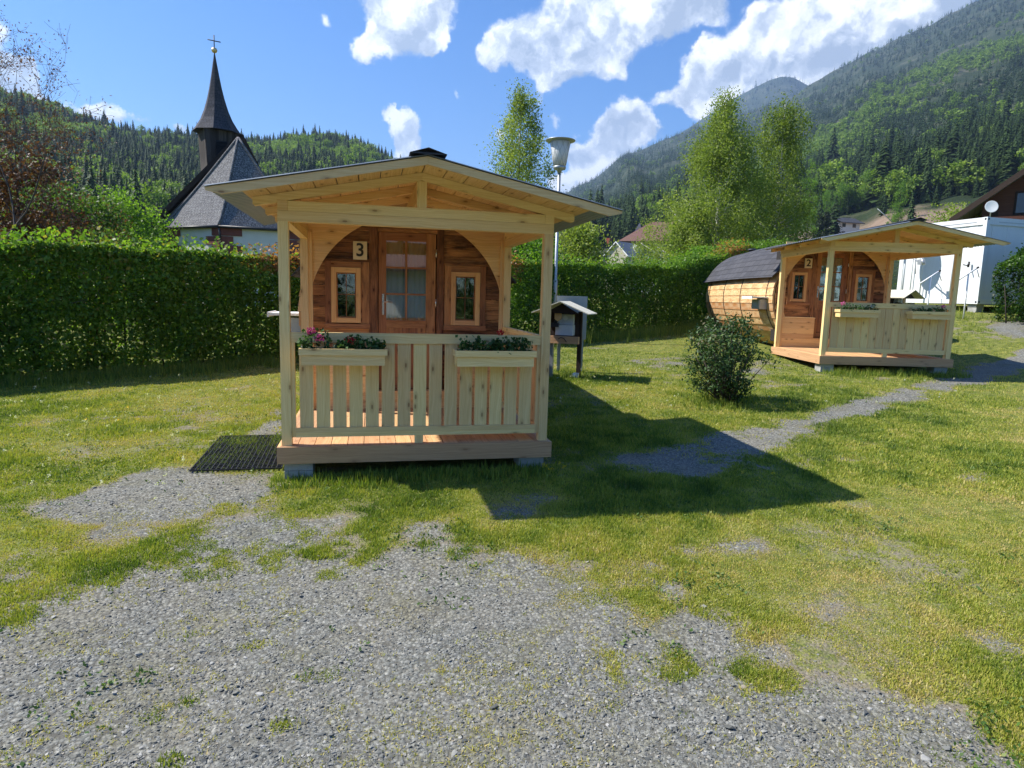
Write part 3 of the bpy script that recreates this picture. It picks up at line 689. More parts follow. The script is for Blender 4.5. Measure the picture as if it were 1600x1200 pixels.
    for z0, z1 in zip(zl, zl[1:]):
        zm = (z0+z1)/2; hx = math.sqrt(max(rf*rf-(zm-zc)**2, .01)); cuts = []
        if .2 <= z0 < 2.13: cuts.append((.885, 1.60))
        if .96 < z0 < 1.75: cuts += [(.27, .77), (1.72, 2.21)]
        cuts.sort(); x = 1.25-hx
        for a, b in cuts+[(1.25+hx, None)]:
            if a > x: mb.box(x, a-.001, F+R.uniform(-.003, .003), F+.03, z0+.002, z1-.002, 0)
            if b: x = b+.001
    B('barrel_front', mb, 'oldwood')
    mb = MB().box(.782, .884, F-.035, F-.0035, .2, 2.245, 2); mb.box(1.602, 1.688, F-.035, F-.0035, .2, 2.245, 2); mb.box(.885, 1.601, F-.036, F-.0035, 2.146, 2.215, 0)
    mb.box(.235, .781, F-.04, F-.0035, 1.775, 1.80, 0); mb.box(1.689, 2.26, F-.04, F-.0035, 1.775, 1.80, 0)
    B('wall_trim', mb, 'oldwood')
    mb = MB(); 
    for (x0, x1) in ((.22, .83), (.84, 1.66), (1.67, 2.26)): 
        mb.box(x0, x1, F+.60, F+.61, .1, 2.2)
    mb.box(.2, 2.3, F+.031, F+.60, 2.19, 2.2); mb.box(.2, 2.3, F+.031, F+.60, .09, .1); mb.box(.19, .2, F+.031, F+.6, .1, 2.2); mb.box(2.3, 2.31, F+.031, F+.6, .1, 2.2)
    B('interior', mb, 'dark')
    def curtain(x0, x1, z0, z1, y, par, amp=.012, k=90):
        mb = MB(); n = int((x1-x0)/.006); X = [x0+(x1-x0)*i/n for i in range(n+1)]; f = lambda x: y+amp*math.sin(k*x+1.3*math.sin(9*x))+amp*.5*math.sin(k*.37*x)
        for a, b in zip(X, X[1:]): mb.face([(a, f(a), z0), (b, f(b), z0), (b, f(b), z1), (a, f(a), z1)], [(0, 0)]*4, .5, True)
        return B('curtain', mb, 'curtain', par)
    # windows
    for (x0, x1, z0, z1, a0, a1, b0, b1, g0, g1, h0, h1) in ((.262, .781, .966, 1.773, .334, .68, 1.039, 1.701, .392, .626, 1.099, 1.641), (1.70, 2.222, .966, 1.773, 1.781, 2.147, 1.031, 1.694, 1.838, 2.090, 1.091, 1.640)):
        mb = MB(); y0, y1 = F-.03, F+.025
        mb.box(x0, a0-.001, y0, y1, z0+.061, z1, 2); mb.box(a1+.001, x1, y0, y1, z0+.061, z1, 2); mb.box(a0, a1, y0, y1, b1+.001, z1, 0); mb.box(x0-.008, x1+.008, y0-.012, y1, z0, z0+.06, 0)
        w = B('window', mb, 'midwood')
        mb = MB(); y0 = F-.045; mb.box(a0, g0, y0, y1, b0, b1, 2); mb.box(g1, a1, y0, y1, b0, b1, 2); mb.box(g0+.001, g1-.001, y0+.002, y1, h1, b1, 0); mb.box(g0+.001, g1-.001, y0+.002, y1, b0, h0, 0)
        B('frame', mb, 'honey', w)
        mb = MB(); y0 = F-.012; mb.box(g0, g0+.014, y0, F+.012, h0, h1); mb.box(g1-.014, g1, y0, F+.012, h0, h1); mb.box(g0+.015, g1-.015, y0, F+.012, h0, h0+.014); mb.box(g0+.015, g1-.015, y0, F+.012, h1-.014, h1)
        cx = (g0+g1)/2; cz = h0+.56*(h1-h0)*.93; mb.box(cx-.0045, cx+.0045, y0+.002, F+.01, h0+.014, h1-.014); mb.box(g0+.015, cx-.007, y0+.004, F+.008, cz-.005, cz+.005); mb.box(cx+.007, g1-.015, y0+.004, F+.008, cz-.005, cz+.005)
        B('muntin', mb, 'oldwood', w)
        B('pane', MB().box(g0+.014, g1-.014, F-.001, F+.001, h0+.014, h1-.014), 'glass', w)
    # door
    mb = MB(); y0, y1 = F-.022, F+.02
    x0, x1, gx0, gx1, gz0, gz1 = .893, 1.588, .985, 1.470, 1.078, 2.045
    mb.box(x0, gx0, y0, y1, .222, 2.142, 2); mb.box(gx1, x1, y0, y1, .222, 2.142, 2); mb.box(gx0+.001, gx1-.001, y0+.001, y1, gz1, 2.142, 0); mb.box(gx0+.001, gx1-.001, y0+.001, y1, .985, gz0, 0); mb.box(gx0+.001, gx1-.001, y0+.001, y1, .222, .36, 0)
    for i in range(5): mb.box(gx0+.001+i*.0967, gx0+.0955+i*.0967, y0+.014, y1-.002, .361, .984, 2)
    mb.box(gx0+.001, gx1-.001, y0-.02, y0+.0005, 1.06, 1.08, 0)
    dr = B('door', mb, 'midwood')
    mb = MB(); xm = (gx0+gx1)/2
    mb.box(xm-.012, xm+.012, F-.015, F+.012, gz0, gz1, 2)
    for z in (gz0+(gz1-gz0)/3, gz0+(gz1-gz0)*2/3): mb.box(gx0, xm-.0125, F-.013, F+.01, z-.011, z+.011, 0); mb.box(xm+.0125, gx1, F-.013, F+.01, z-.011, z+.011, 0)
    B('muntin', mb, 'midwood', dr)
    B('pane', MB().box(gx0, gx1, F-.001, F+.001, gz0, gz1), 'doorglass', dr)
    curtain(gx0-.02, gx0+.20, gz0-.05, gz1+.02, F+.07, dr); curtain(xm+.03, gx1+.02, gz0-.05, gz1+.02, F+.075, dr)
    mb = MB().box(.935, .961, y0-.008, y0-.0005, 1.144, 1.398); mb.tube([(.948, y0-.008, 1.302), (.948, y0-.052, 1.302), (.962, y0-.058, 1.302), (1.062, y0-.058, 1.300)], .0085, 8)
    B('handle', mb, 'steel', dr)
    for z in (1.25, 1.86): B('hinge', MB().tube([(1.592, y0-.008, z), (1.592, y0-.008, z+.10)], .009, 8), 'steel', dr)
    # the barrel itself
    rx = 1.30; N = 46; nb = 8; y0, y1 = F+.031, F+L
    rad = lambda t: rx+.05*math.sin(PI*t)
    mb = MB()
    for k in range(N):
        a0 = 2*PI*k/N; a1 = 2*PI*(k+1)/N-.004; rr = R.random()
        for j in range(nb):
            t0, t1 = j/nb, (j+1)/nb; Y0, Y1 = y0+(y1-y0)*t0, y0+(y1-y0)*t1-.0005
            def P(a, r, Y): return (1.25+r*math.cos(a), Y, zc+r*math.sin(a))
            am = (a0+a1)/2
            c = []
            for (ri, di) in ((-.04, 0), (0, 0)):
                for Y, t in ((Y0, t0), (Y1, t1)):
                    for a in (a0, a1):
                        bulge = .012 if ri == 0 and a == a1 else 0
                        c.append(P(a, rad(t)+ri+bulge, Y))
            mb.hexa([c[0], c[1], c[2], c[3], c[4], c[5], c[6], c[7]], 1, rr)
    B('barrel_body', mb, 'barrelwood')
    mb = MB()
    ring = [(1.25+1.2*math.cos(a), zc+1.2*math.sin(a)) for a in np.linspace(0, 2*PI, 40, endpoint=False)]
    mb.prism(ring, y1-.06, y1-.02); B('barrel_back', mb, 'barrelwood')
    mb = MB(); A0, A1, nn = math.radians(17), math.radians(163), 44; ys_ = [F-.02]+[y0+(y1-y0)*j/8 for j in range(1, 8)]+[y1+.22]
    for j in range(len(ys_)-1):
        for i in range(nn):
            q = []
            for k_ in (0, 1):
                for Y in (ys_[j], ys_[j+1]):
                    for a in (A0+(A1-A0)*i/nn, A0+(A1-A0)*(i+1)/nn):
                        t = (Y-y0)/(y1-y0); t = min(max(t, 0), 1); edge = min(a-A0, A1-a); fl = .10*max(0, 1-edge/.22)**1.5
                        r = rad(t)+.022+.022*k_+fl; q.append((1.25+r*math.cos(a), Y, zc+r*math.sin(a)))
            i0 = len(mb.uv); mb.hexa(q, 1, .5)
            # continuous UVs: v runs down the roof, u along it
            for f_ in range(6):
                fc = mb.f[-6+f_]
            for vi in range(24):
                x_, y_, z_ = mb.v[-24+vi]; ang = math.atan2(z_-zc, x_-1.25); mb.uv[i0+vi] = (y_, ang*1.33)
    # mb.uv is per loop in the same order as the vertices here
    B('barrel_roof', mb, 'shingle')
    for y in (y0+.35, y0+L*.38, y0+L*.64, y0+L*.92):
        t = (y-y0)/(y1-y0); mb = MB(); r = rad(t)+.017
        mb.tube([(1.25+r*math.cos(a), y, zc+r*math.sin(a)) for a in np.linspace(PI-.35, 2*PI+.35, 40)], .009, 6); B('barrel_band', mb, 'black')
    mb = MB().tube([(1.25, y1-.05, zc+rx), (1.25, y1-.05, zc+rx+.14)], .09, 14); mb.tube([(1.25, y1-.05, zc+rx+.13), (1.25, y1-.05, zc+rx+.18)], [.17, .10], 16); B('vent_cowl', mb, 'black')
    sx = 1.25-rad(.1); B('side_canopy', MB().box(sx-.36, sx-.0, F+.25, F+.95, 1.10, 1.13).box(sx-.38, sx-.36, F+.25, F+.95, 1.08, 1.14), 'white')
    B('vent_box', MB().box(sx-.16, sx+.02, F+.35, F+.85, .84, 1.07).box(sx-.175, sx-.16, F+.38, F+.82, .87, 1.05), 'galv')
    # cradle under the barrel
    for y in (F+.5, F+L*.5, F+L-.6): B('barrel_cradle', MB().prism([(.35, -.45), (2.15, -.45), (2.15, -.02), (1.75, -.12), (1.25, -.16), (.75, -.12), (.35, -.02)], y, y+.12), 'darkwood')
    return root, F
def world_of(loc, rotz, q):
    c, s = math.cos(rotz), math.sin(rotz); return (loc[0]+q[0]*c-q[1]*s, loc[1]+q[0]*s+q[1]*c, loc[2]+q[2])
c3, F3 = cabin((0, 0, 0), 0, 1.98, 5.4, 'nearest cabin, number 3, a weathered barrel cabin behind a pale new timber porch', '3', 31)
c2, F2 = cabin(CAB2[:3], CAB2[3], 2.35, 5.4, 'farther cabin, number 2, with its shingled barrel roof showing behind the bush', '2', 52)
# number signs
for (loc, rz, F, ch, lab) in (((0, 0, 0), 0, F3, '3', 'square ivory sign with a black 3 on the brown front of the nearest cabin'), (CAB2[:3], CAB2[3], F2, '2', 'square ivory sign with a black 2 on the brown front of the farther cabin')):
    pos = world_of(loc, rz, (.675, F-.046, 1.908))
    sg = thing('number_sign', lab, 'sign', pos, rz, 'cabin number signs')
    MB().box(-.082, .082, -.008, .008, -.108, .108).build('board', M['ivory'], sg)
    digit_mesh(ch, .215, -.0105, M['black'], sg, 'numeral')
# concrete blocks
k = 0
for (loc, rz, pts_) in (((0, 0, 0), 0, ((.018, .0, 'left'), (2.224, .0, 'right'))), (CAB2[:3], CAB2[3], ((.02, .0, 'left'), (2.22, .0, 'right')))):
    for (x, y, side) in pts_:
        w = world_of(loc, rz, (x, y, -.159)); g0 = float(gz(w[0]+.12, w[1]+.1))
        o = thing('concrete_block', ('grey concrete block under the %s front corner of the nearest cabin' if rz == 0 else 'grey concrete block under the %s front corner of the farther cabin') % side, 'block', (w[0], w[1], w[2]), rz, 'concrete footing blocks')
        h = w[2]-g0+.05; mb = MB()
        if h > .16: mb.box(0, .25, 0, .25, -.075, 0); mb.box(0, .122, 0, .25, -h, -.0785); mb.box(.128, .25, 0, .25, -h, -.0785)
        else: mb.box(0, .27, 0, .25, -h, 0)
        mb.build('block_stone', M['concrete'], o)
# flower boxes and their plants
M['geranium'] = leafmat('geranium_leaves', [(0, (.018, .055, .012)), (.6, (.05, .12, .025)), (1, (.12, .2, .05))], .25)
def petals(name, stops): M[name] = leafmat(name, stops, .3)
petals('pink_petals', [(0, (.62, .05, .30)), (1, (.78, .16, .48))]); petals('purple_petals', [(0, (.30, .02, .16)), (1, (.5, .05, .3))]); petals('red_petals', [(0, (.40, .008, .02)), (1, (.6, .03, .05))]); petals('white_petals', [(0, (.7, .7, .66)), (1, (.8, .8, .78))])
def plant(loc, rz, q, w, h, fl, label, nleaf=230):
    pos = world_of(loc, rz, q); rg = np.random.default_rng(int(abs(pos[0]*1000+pos[1]*77+q[0]*991)))
    t = thing('flowering_plant', label, 'plant', pos, rz, 'geraniums in the flower boxes')
    cl = rg.normal(size=(9, 3))*np.array([w*.28, .03, h*.2])+np.array([0, 0, h*.42])
    C = cl[rg.integers(0, 9, nleaf)]+rg.normal(size=(nleaf, 3))*np.array([w*.16, .028, h*.2]); C[:, 2] = np.clip(C[:, 2], .01, h); C[:, 0] = np.clip(C[:, 0], -w*.55, w*.55)
    quads_mesh('leaves', leaves(C, np.full(nleaf, .034), rng=rg, aspect=.85, up=.6), rg.random(nleaf), M['geranium'], t)
    mb = MB()
    for i in range(6): e = C[rg.integers(0, nleaf)]; mb.tube([(e[0]*.3, e[1]*.3, 0), (e[0]*.7, e[1]*.7, e[2]*.6), tuple(e)], .0025, 5)
    mb.build('stems', M['geranium'], t)
    for (fx, fz, fr, fm) in fl:
        n = 90; a = rg.normal(size=(n, 3)); a = a/np.linalg.norm(a, axis=1)[:, None]*fr*rg.uniform(.5, 1, n)[:, None]*np.array([1, .8, .8])
        quads_mesh('flower_head', leaves(a+np.array([fx, -.02, fz]), np.full(n, .016), rng=rg, aspect=.9), rg.random(n), M[fm], t)
def planter(loc, rz, x0, x1, z0, z1, label, r0):
    global R
    R = random.Random(r0)
    pos = world_of(loc, rz, ((x0+x1)/2, -.13, z0)); t = thing('flower_box', label, 'flower box', pos, rz, 'wooden flower boxes hung on the porch rails')
    w = (x1-x0)/2; h = z1-z0; y0, y1 = -.085, .118; s = .02
    mb = MB(); mb.box(-w+s, w-s, y0, y0+.02, 0, h*.62, 0); mb.box(-w+s, w-s, y1-.02, y1, 0, h*.62, 0); mb.box(-w+s, -w+s+.02, y0+.021, y1-.021, 0, h*.62, 1); mb.box(w-s-.02, w-s, y0+.021, y1-.021, 0, h*.62, 1); mb.box(-w+s+.021, w-s-.021, y0+.021, y1-.021, .0, .018, 0)
    mb.build('trough', M['spruce'], t)
    mb = MB(); mb.box(-w, w, y0-.02, y0-.0005, h*.622, h, 0); mb.box(-w, w, y1+.0005, y1+.006, h*.622, h, 0); mb.box(-w, -w+s-.0005, y0, y1, h*.622, h, 1); mb.box(w-s+.0005, w, y0, y1, h*.622, h, 1)
    mb.build('rim', M['spruce'], t)
    MB().box(-w+s+.022, w-s-.022, y0+.022, y1-.022, h*.55, h*.80).build('soil', M['soil'], t)
Z3 = (0, 0, 0)
planter(Z3, 0, .182, .938, .763, .910, 'flower box left of the slats on the cabin 3 railing, with pink and red blooms', 61)
planter(Z3, 0, 1.545, 2.310, .757, .905, 'flower box at the right end of the cabin 3 railing, with mostly green geraniums', 62)
planter(CAB2[:3], CAB2[3], .18, .94, .76, .905, 'flower box nearest the entrance on the cabin 2 railing', 63)
planter(CAB2[:3], CAB2[3], 1.545, 2.31, .76, .905, 'flower box at the right end of the cabin 2 railing', 64)
for (x, w, h, fl, lab) in ((.30, .22, .20, [(-.02, .19, .045, 'purple_petals'), (.05, .13, .048, 'pink_petals')], 'magenta geranium at the left end of the left box on cabin 3'),
                           (.50, .20, .13, [], 'pale leafy plant second from the left in the left box on cabin 3'),
                           (.63, .20, .15, [(-.02, .11, .05, 'red_petals')], 'dark red geranium in the middle of the left box on cabin 3'),
                           (.82, .17, .15, [], 'small green geranium without blooms in the left box on cabin 3'),
                           (1.68, .20, .16, [], 'green geranium at the left end of the right box on cabin 3'),
                           (1.88, .22, .12, [], 'low dark green geranium in the middle of the right box on cabin 3'),
                           (2.00, .15, .16, [(-.02, .20, .035, 'red_petals')], 'geranium with one red bloom in the right box on cabin 3'),
                           (2.16, .20, .15, [], 'bushy dark geranium at the right end of the right box on cabin 3')):
    plant(Z3, 0, (x, -.12, .87), w, h, fl, lab)
for (x, w, h, fl, lab) in ((.33, .26, .15, [(-.06, .14, .05, 'pink_petals')], 'pink geranium in the left box on cabin 2'), (.60, .26, .13, [], 'green geranium in the left box on cabin 2'), (.83, .2, .14, [(.0, .10, .05, 'white_petals')], 'white flowering plant at the right end of the left box on cabin 2'),
                           (1.75, .3, .12, [], 'dark green geranium in the right box on cabin 2'), (2.12, .3, .15, [(.05, .14, .05, 'pink_petals')], 'magenta geranium at the right end of the right box on cabin 2')):
    plant(CAB2[:3], CAB2[3], (x, -.12, .87), w, h, fl, lab, 140)
# ------------------------------------------------------------------ things on the site
R = random.Random(5)
# ring mat beside the deck
t = thing('rubber_mat', 'black rubber ring mat on the grass left of the cabin 3 deck', 'mat', (-.45, .9, float(gz(-.45, .9))))
mb = MB()
def mz(x, y): return float(-.308+.019*x+.051*y)+.022
for i in range(19):
    f = i/18; a = np.array([-.86+.82*f, .30-.04*f]); b = np.array([-.84+.78*f, 1.52-.05*f]); mb.beam((a[0]+.45, a[1]-.9, mz(*a)-t.location.z), (b[0]+.45, b[1]-.9, mz(*b)-t.location.z), .009, .014)
for i in range(27):
    f = i/26; a = np.array([-.86+.02*f, .30+1.22*f]); b = np.array([-.04-.02*f, .26+1.21*f]); mb.beam((a[0]+.45, a[1]-.9, mz(*a)-t.location.z+.001), (b[0]+.45, b[1]-.9, mz(*b)-t.location.z+.001), .009, .014)
mb.build('mat_grid', M['rubber'], t)
T = tufts(np.c_[NR.uniform(-.84, -.08, 1300), NR.uniform(.3, 1.48, 1300), np.zeros(1300)], np.full(1300, .04), 6, .02, width=.0042, lean=.9)
T[..., 2] += gz(T[..., 0].mean(1), T[..., 1].mean(1))[:, None]+.002
o = quads_mesh('grass', T, np.clip(NR.normal(.35, .15, len(T)), 0, 1), M['grass']); tag(o, 'grass growing up through the holes of the rubber mat', 'grass', kind='stuff')
# roofed service stands
def stand(pos, rz, label, s=1.0, full=True):
    t = thing('service_stand', label, 'service stand', pos, rz, 'small roofed service stands'); t.scale = (s, s, s)
    f = lambda a, b: MB().box(*a) .build(b, M['darkwood'], t)
    rf = MB()
    for sgn in (-1, 1): rf.hexa([(X, Y, 1.335-abs(X)*.40+.016*k) for k in (0, 1) for Y in (-.32, .38) for X in ((0, .50) if sgn > 0 else (-.50, 0))], 1, .5)
    rf.build('roof', M['cream'], t)
    MB().prism([(-.30, 1.14), (.30, 1.14), (0, 1.31)], -.17, -.15).build('gable_board', M['darkwood'], t)
    for x in ((-.27, .24) if full else (-.27, .27)):
        MB().box(x-.03, x+.04, .16, .23, -.3, 1.17, 2).build('post', M['darkwood'] if full else M['pipe'], t)
    MB().box(-.25, -.17, -.05, .03, -.3, .62, 2).build('leg', M['galv'], t)
    MB().box(-.25, .23, .12, .15, .66, 1.14, 2).build('back_board', M['darkwood'], t)
    bx = MB().box(-.14, .17, -.04, .118, .76, .94).box(-.13, .16, .02, .118, .945, 1.12).build('meter_box', M['pipe'], t)
    mb = MB(); mb.tube([(.02, .015, 1.06), (.02, .002, 1.06)], .042, 16); mb.build('dial', M['white'], bx)
    mb = MB().tube([(-.13, -.10, .98), (-.13, -.02, 1.0), (-.15, .08, 1.0)], .03, 8).box(-.21, -.08, -.11, -.05, .90, .97); mb.build('lamp_socket', M['black'], t)
    MB().prism([(-.14, 1.04), (-.08, 1.0), (-.02, 1.04), (-.02, 1.14), (-.08, 1.18), (-.14, 1.14)], -.12, -.10).build('label_plate', M['honey'], t)
    if full:
        MB().box(-.40, .30, -.14, -.052, .62, .745, 0).build('cross_beam', M['larch'], t)
        MB().tube([(-.05, -.16, .70), (.0, -.165, .73), (.05, -.16, .71), (.10, -.16, .65)], .007, 6).build('hook', M['black'], t)
        mb = MB().box(.19, .27, .05, .14, -.02, .10); mb.tube([(.2, .02, .02), (.2, .02, .09)], .03, 8); mb.build('tap_cover', M['white'], t)
    return t
M['cream'] = plain('cream_painted_sheet', (.62, .58, .44), .6, 0, .06)
p0 = (4.10, 4.83, float(gz(4.1, 4.83)))
stand(p0, -.55, 'small wooden service stand with a cream gable roof right of cabin 3')
t = thing('grey_panel', 'upright grey board standing behind the roofed service stand', 'panel', (4.45, 5.45, float(gz(4.45, 5.45))), -.25)
MB().box(-.30, .26, 0, .03, .62, 1.41).box(-.30, .26, -.008, -.0005, 1.385, 1.41).build('sheet', M['galv'], t)
MB().box(-.26, -.20, .0305, .07, -.2, 1.35).box(.16, .22, .0305, .07, -.2, 1.35).build('back_post', M['galv'], t)
q = at(1408, 474, 16.6); stand((q[0], q[1], float(gz(q[0], q[1]))), .35, 'service stand with a beige roof seen over the cabin 2 railing', 1.0, False)
# street lamp
LS = 16.3/12.6
lp = at(868, 470, 16.3); lp[2] = float(gz(lp[0], lp[1]))
lp = lp+np.array([FW[0], FW[1], 0])*.30
L_ = thing('street_lamp', 'tall street lamp with a tapered white shade and flat round cap', 'street lamp', lp)
b = (at(874, 268, 16.3)[2]-lp[2])/LS; L_.scale = (LS, LS, LS)
MB().lathe([(.045, -.2), (.045, 1.2), (.032, 1.25), (.030, b)], n=14).build('pole', M['galv'], L_)
MB().lathe([(.035, b-.05), (.05, b), (.115, b+.02), (.125, b+.06), (.118, b+.075), (0.0, b+.08)], n=28).build('collar', M['galv'], L_)
def lampglass():
    m, t, out = mat('opal_lamp_glass'); finish(t, out, (.74, .75, .74), .35, trans=.35); return m
M['opal'] = lampglass()
sh = MB().lathe([(.118, b+.078), (.150, b+.25), (.192, b+.53)], n=36).build('lamp_shade', M['opal'], L_)
mb = MB()
for k in range(10):
    for s in (-1, 1):
        mb.tube([((.121+(.195-.121)*f)*math.cos(2*PI*k/10+s*f*1.1), (.121+(.195-.121)*f)*math.sin(2*PI*k/10+s*f*1.1), b+.08+.45*f) for f in np.linspace(0, 1, 9)], .0028, 4)
mb.build('wire_pattern', M['galv'], L_)
MB().lathe([(.19, b+.52), (.285, b+.545), (.287, b+.555), (.20, b+.575), (.0, b+.585)], n=36).build('cap', M['galv'], L_)
# white container
A = np.array([19.04, 10.54]); dL = np.array([-.06, 1.0]); dL = dL/np.linalg.norm(dL)*2.99; dR = np.array([dL[1], -dL[0]])/2.99*6.0
cz0 = 1.58; crz = math.atan2(dR[1], dR[0])
CT = thing('office_container', 'white steel office container standing behind cabin 2', 'container', (A[0], A[1], cz0), crz)
def cont_mat():
    m, t, out = mat('white_container_paint'); o = t.n('ShaderNodeTexCoord').outputs['Object']; s = t.sep(o)
    n = t.noise(o, 1.2, 5.0, .6); st = t.noise(t.comb(t.math('MULTIPLY', s[0], 14), t.math('MULTIPLY', s[1], 14), t.math('MULTIPLY', s[2], .8)), 1.0, 4.0, .6)
    c = t.mix(t.mapr(st, .5, .8, 0, .25), t.mix(n, (.66, .68, .68), (.74, .75, .74)), (.50, .50, .46)); finish(t, out, c, .45, n, .05, .01); return m
M['container'] = cont_mat()
mb = MB(); H = 2.62
mb.box(.06, 5.94, .06, 2.93, .12, 2.45)
for y in np.arange(.3, 2.8, .62): mb.box(.054, .0595, y, y+.30, .16, 2.40)
for x in np.arange(.3, 5.6, .62): mb.box(x, x+.30, .054, .0595, .16, 2.40)
mb.build('wall_panels', M['container'], CT)
mb = MB()
for (x, y) in ((0, 0), (5.88, 0), (0, 2.87), (5.88, 2.87)): mb.box(x, x+.12, y, y+.12, 0, H-.001)
for z0, z1 in ((0.002, .16), (2.40, H-.003)):
    mb.box(.121, 5.879, .02, .10, z0, z1); mb.box(.121, 5.879, 2.89, 2.97, z0, z1); mb.box(.02, .10, .121, 2.869, z0, z1); mb.box(5.9, 5.98, .121, 2.869, z0, z1)
mb.box(.1, 5.9, .1, 2.89, 2.46, 2.50)
mb.build('frame', M['container'], CT)
mb = MB()
for (x, y) in ((0, 0), (0, 2.87)):
    for z in (.0, H-.12): mb.tube([(-.004, y+.06, z+.06), (.001, y+.06, z+.06)], .032, 12); 
mb.tube([(.06, -.004, H-.06), (.06, .001, H-.06)], .032, 12); mb.tube([(.06, -.004, .06), (.06, .001, .06)], .032, 12)
mb.build('corner_holes', M['black'], CT)
mb = MB().box(.017, .0195, .35, 2.6, 2.475, 2.50).box(.5, 5.6, .017, .0195, 2.475, 2.5); mb.build('rain_groove', M['galv'], CT)
for y_ in (.95, 2.45, 2.05): MB().tube([(-.03, y_, .2), (-.03, y_, 2.3)], .018, 8).build('locking_rod', M['container'], CT)
for k, (x, y) in enumerate(((.1, .1), (.1, 2.6), (5.6, .1))):
    w = world_of((A[0], A[1], cz0), crz, (x, y, 0)); g0 = float(gz(w[0], w[1]))
    o = thing('support_block', ['block of stacked slabs under the near corner of the white container', 'support block under the left end of the white container', 'support block under the far right end of the white container'][k], 'block', w, crz, 'container supports')
    mb = MB(); hh = max(.1, cz0-g0+.05); n = 3
    for i in range(n): mb.box(0.01*(i % 2), .3, 0, .3-.01*(i % 2), -hh*(i+1)/n+.002, -hh*i/n-.001)
    mb.build('slabs', M['concrete'], o)
# satellite dish on the container wall, its shadow falls to the right of it
def onwall(u, v, off=.0):
    n = np.array([dL[1], -dL[0], 0])/2.99; d = ray(u, v); c = np.dot(n, [A[0], A[1], 0])-off; return CAM + d*((c-n@CAM)/(n@d))
# the dish stands towards the sun from where its shadow lands on the wall
dc = onwall(1449, 412) + SUN*1.05
SD = thing('satellite_dish', 'grey satellite dish on a mast in front of the white container', 'satellite dish', (dc[0], dc[1], float(gz(dc[0], dc[1]))), crz)
hb = dc[2]-float(gz(dc[0], dc[1]))
mb = MB().tube([(0, 0, -.1), (0, 0, hb+.1)], .03, 10); mb.build('mast', M['pipe'], SD)
dm = MB(); prof = [(r, r*r*.28) for r in np.linspace(0, .50, 9)]; dm.lathe(prof[:-1]+[(.50, .07), (.505, .075), (.50, .082)]+[(r, r*r*.28+.012) for r in np.linspace(.49, .001, 8)], n=36)
dish = dm.build('reflector', M['galv'], SD); dish.location = (-.06, .02, hb); dish.rotation_euler = (0, math.radians(-68), math.radians(25))
mb = MB().tube([(-.05, .0, hb-.42), (-.12, -.38, hb-.62), (-.18, -.74, hb-.80)], .02, 6).tube([(-.05, -.2, hb-.32), (-.12, -.5, hb-.62), (-.18, -.62, hb-1.15)], .012, 6).box(-.24, -.12, -.86, -.70, hb-.86, hb-.70).tube([(-.2, -.80, hb-.66), (-.2, -.92, hb-.86)], .05, 8); mb.build('feed_arm', M['galv'], SD)
# clothes-line poles in front of the container
for k, (u, vb, vt, dep, lab) in enumerate(((1447, 500, 432, 19.0, 'thin pale pole with slanted arm before the container, seen over the flower box'), (1506, 491, 427, 18.8, 'thin pale pole with a slanted arm right of the cabin 2 porch'))):
    w = at(u, vb, dep); g0 = float(gz(w[0], w[1])); tp = at(u+2, vt, dep)[2]-g0
    o = thing('line_pole', lab, 'pole', (w[0], w[1], g0), -.3, 'pale poles with slanted arms')
    MB().tube([(0, 0, -.1), (0, 0, tp)], .022, 8).build('pole', M['white'], o)
    MB().tube([(-.28, 0, tp-.22), (.20, 0, tp+.14)], .022, 8).build('arm', M['white'], o)
    MB().tube([(.20, 0, tp+.14), (.25, 0, tp+.175)], .028, 8).build('end_cap', M['black'], o)
    MB().tube([(.215, 0, tp+.1), (.30, 0, tp-.12)], .012, 6).build('strut', M['galv'], o)
w = onwall(1513, 414, .06); o = thing('wall_hook', 'small black hook lamp on the white container wall beside the porch roof', 'fitting', tuple(w), crz)
MB().tube([(-.2, 0, .0), (-.05, 0, -.02), (.02, 0, .05), (.06, 0, .02)], .016, 8).tube([(.0, 0, -.07), (.02, 0, .1)], .03, 8).build('bracket', M['black'], o)
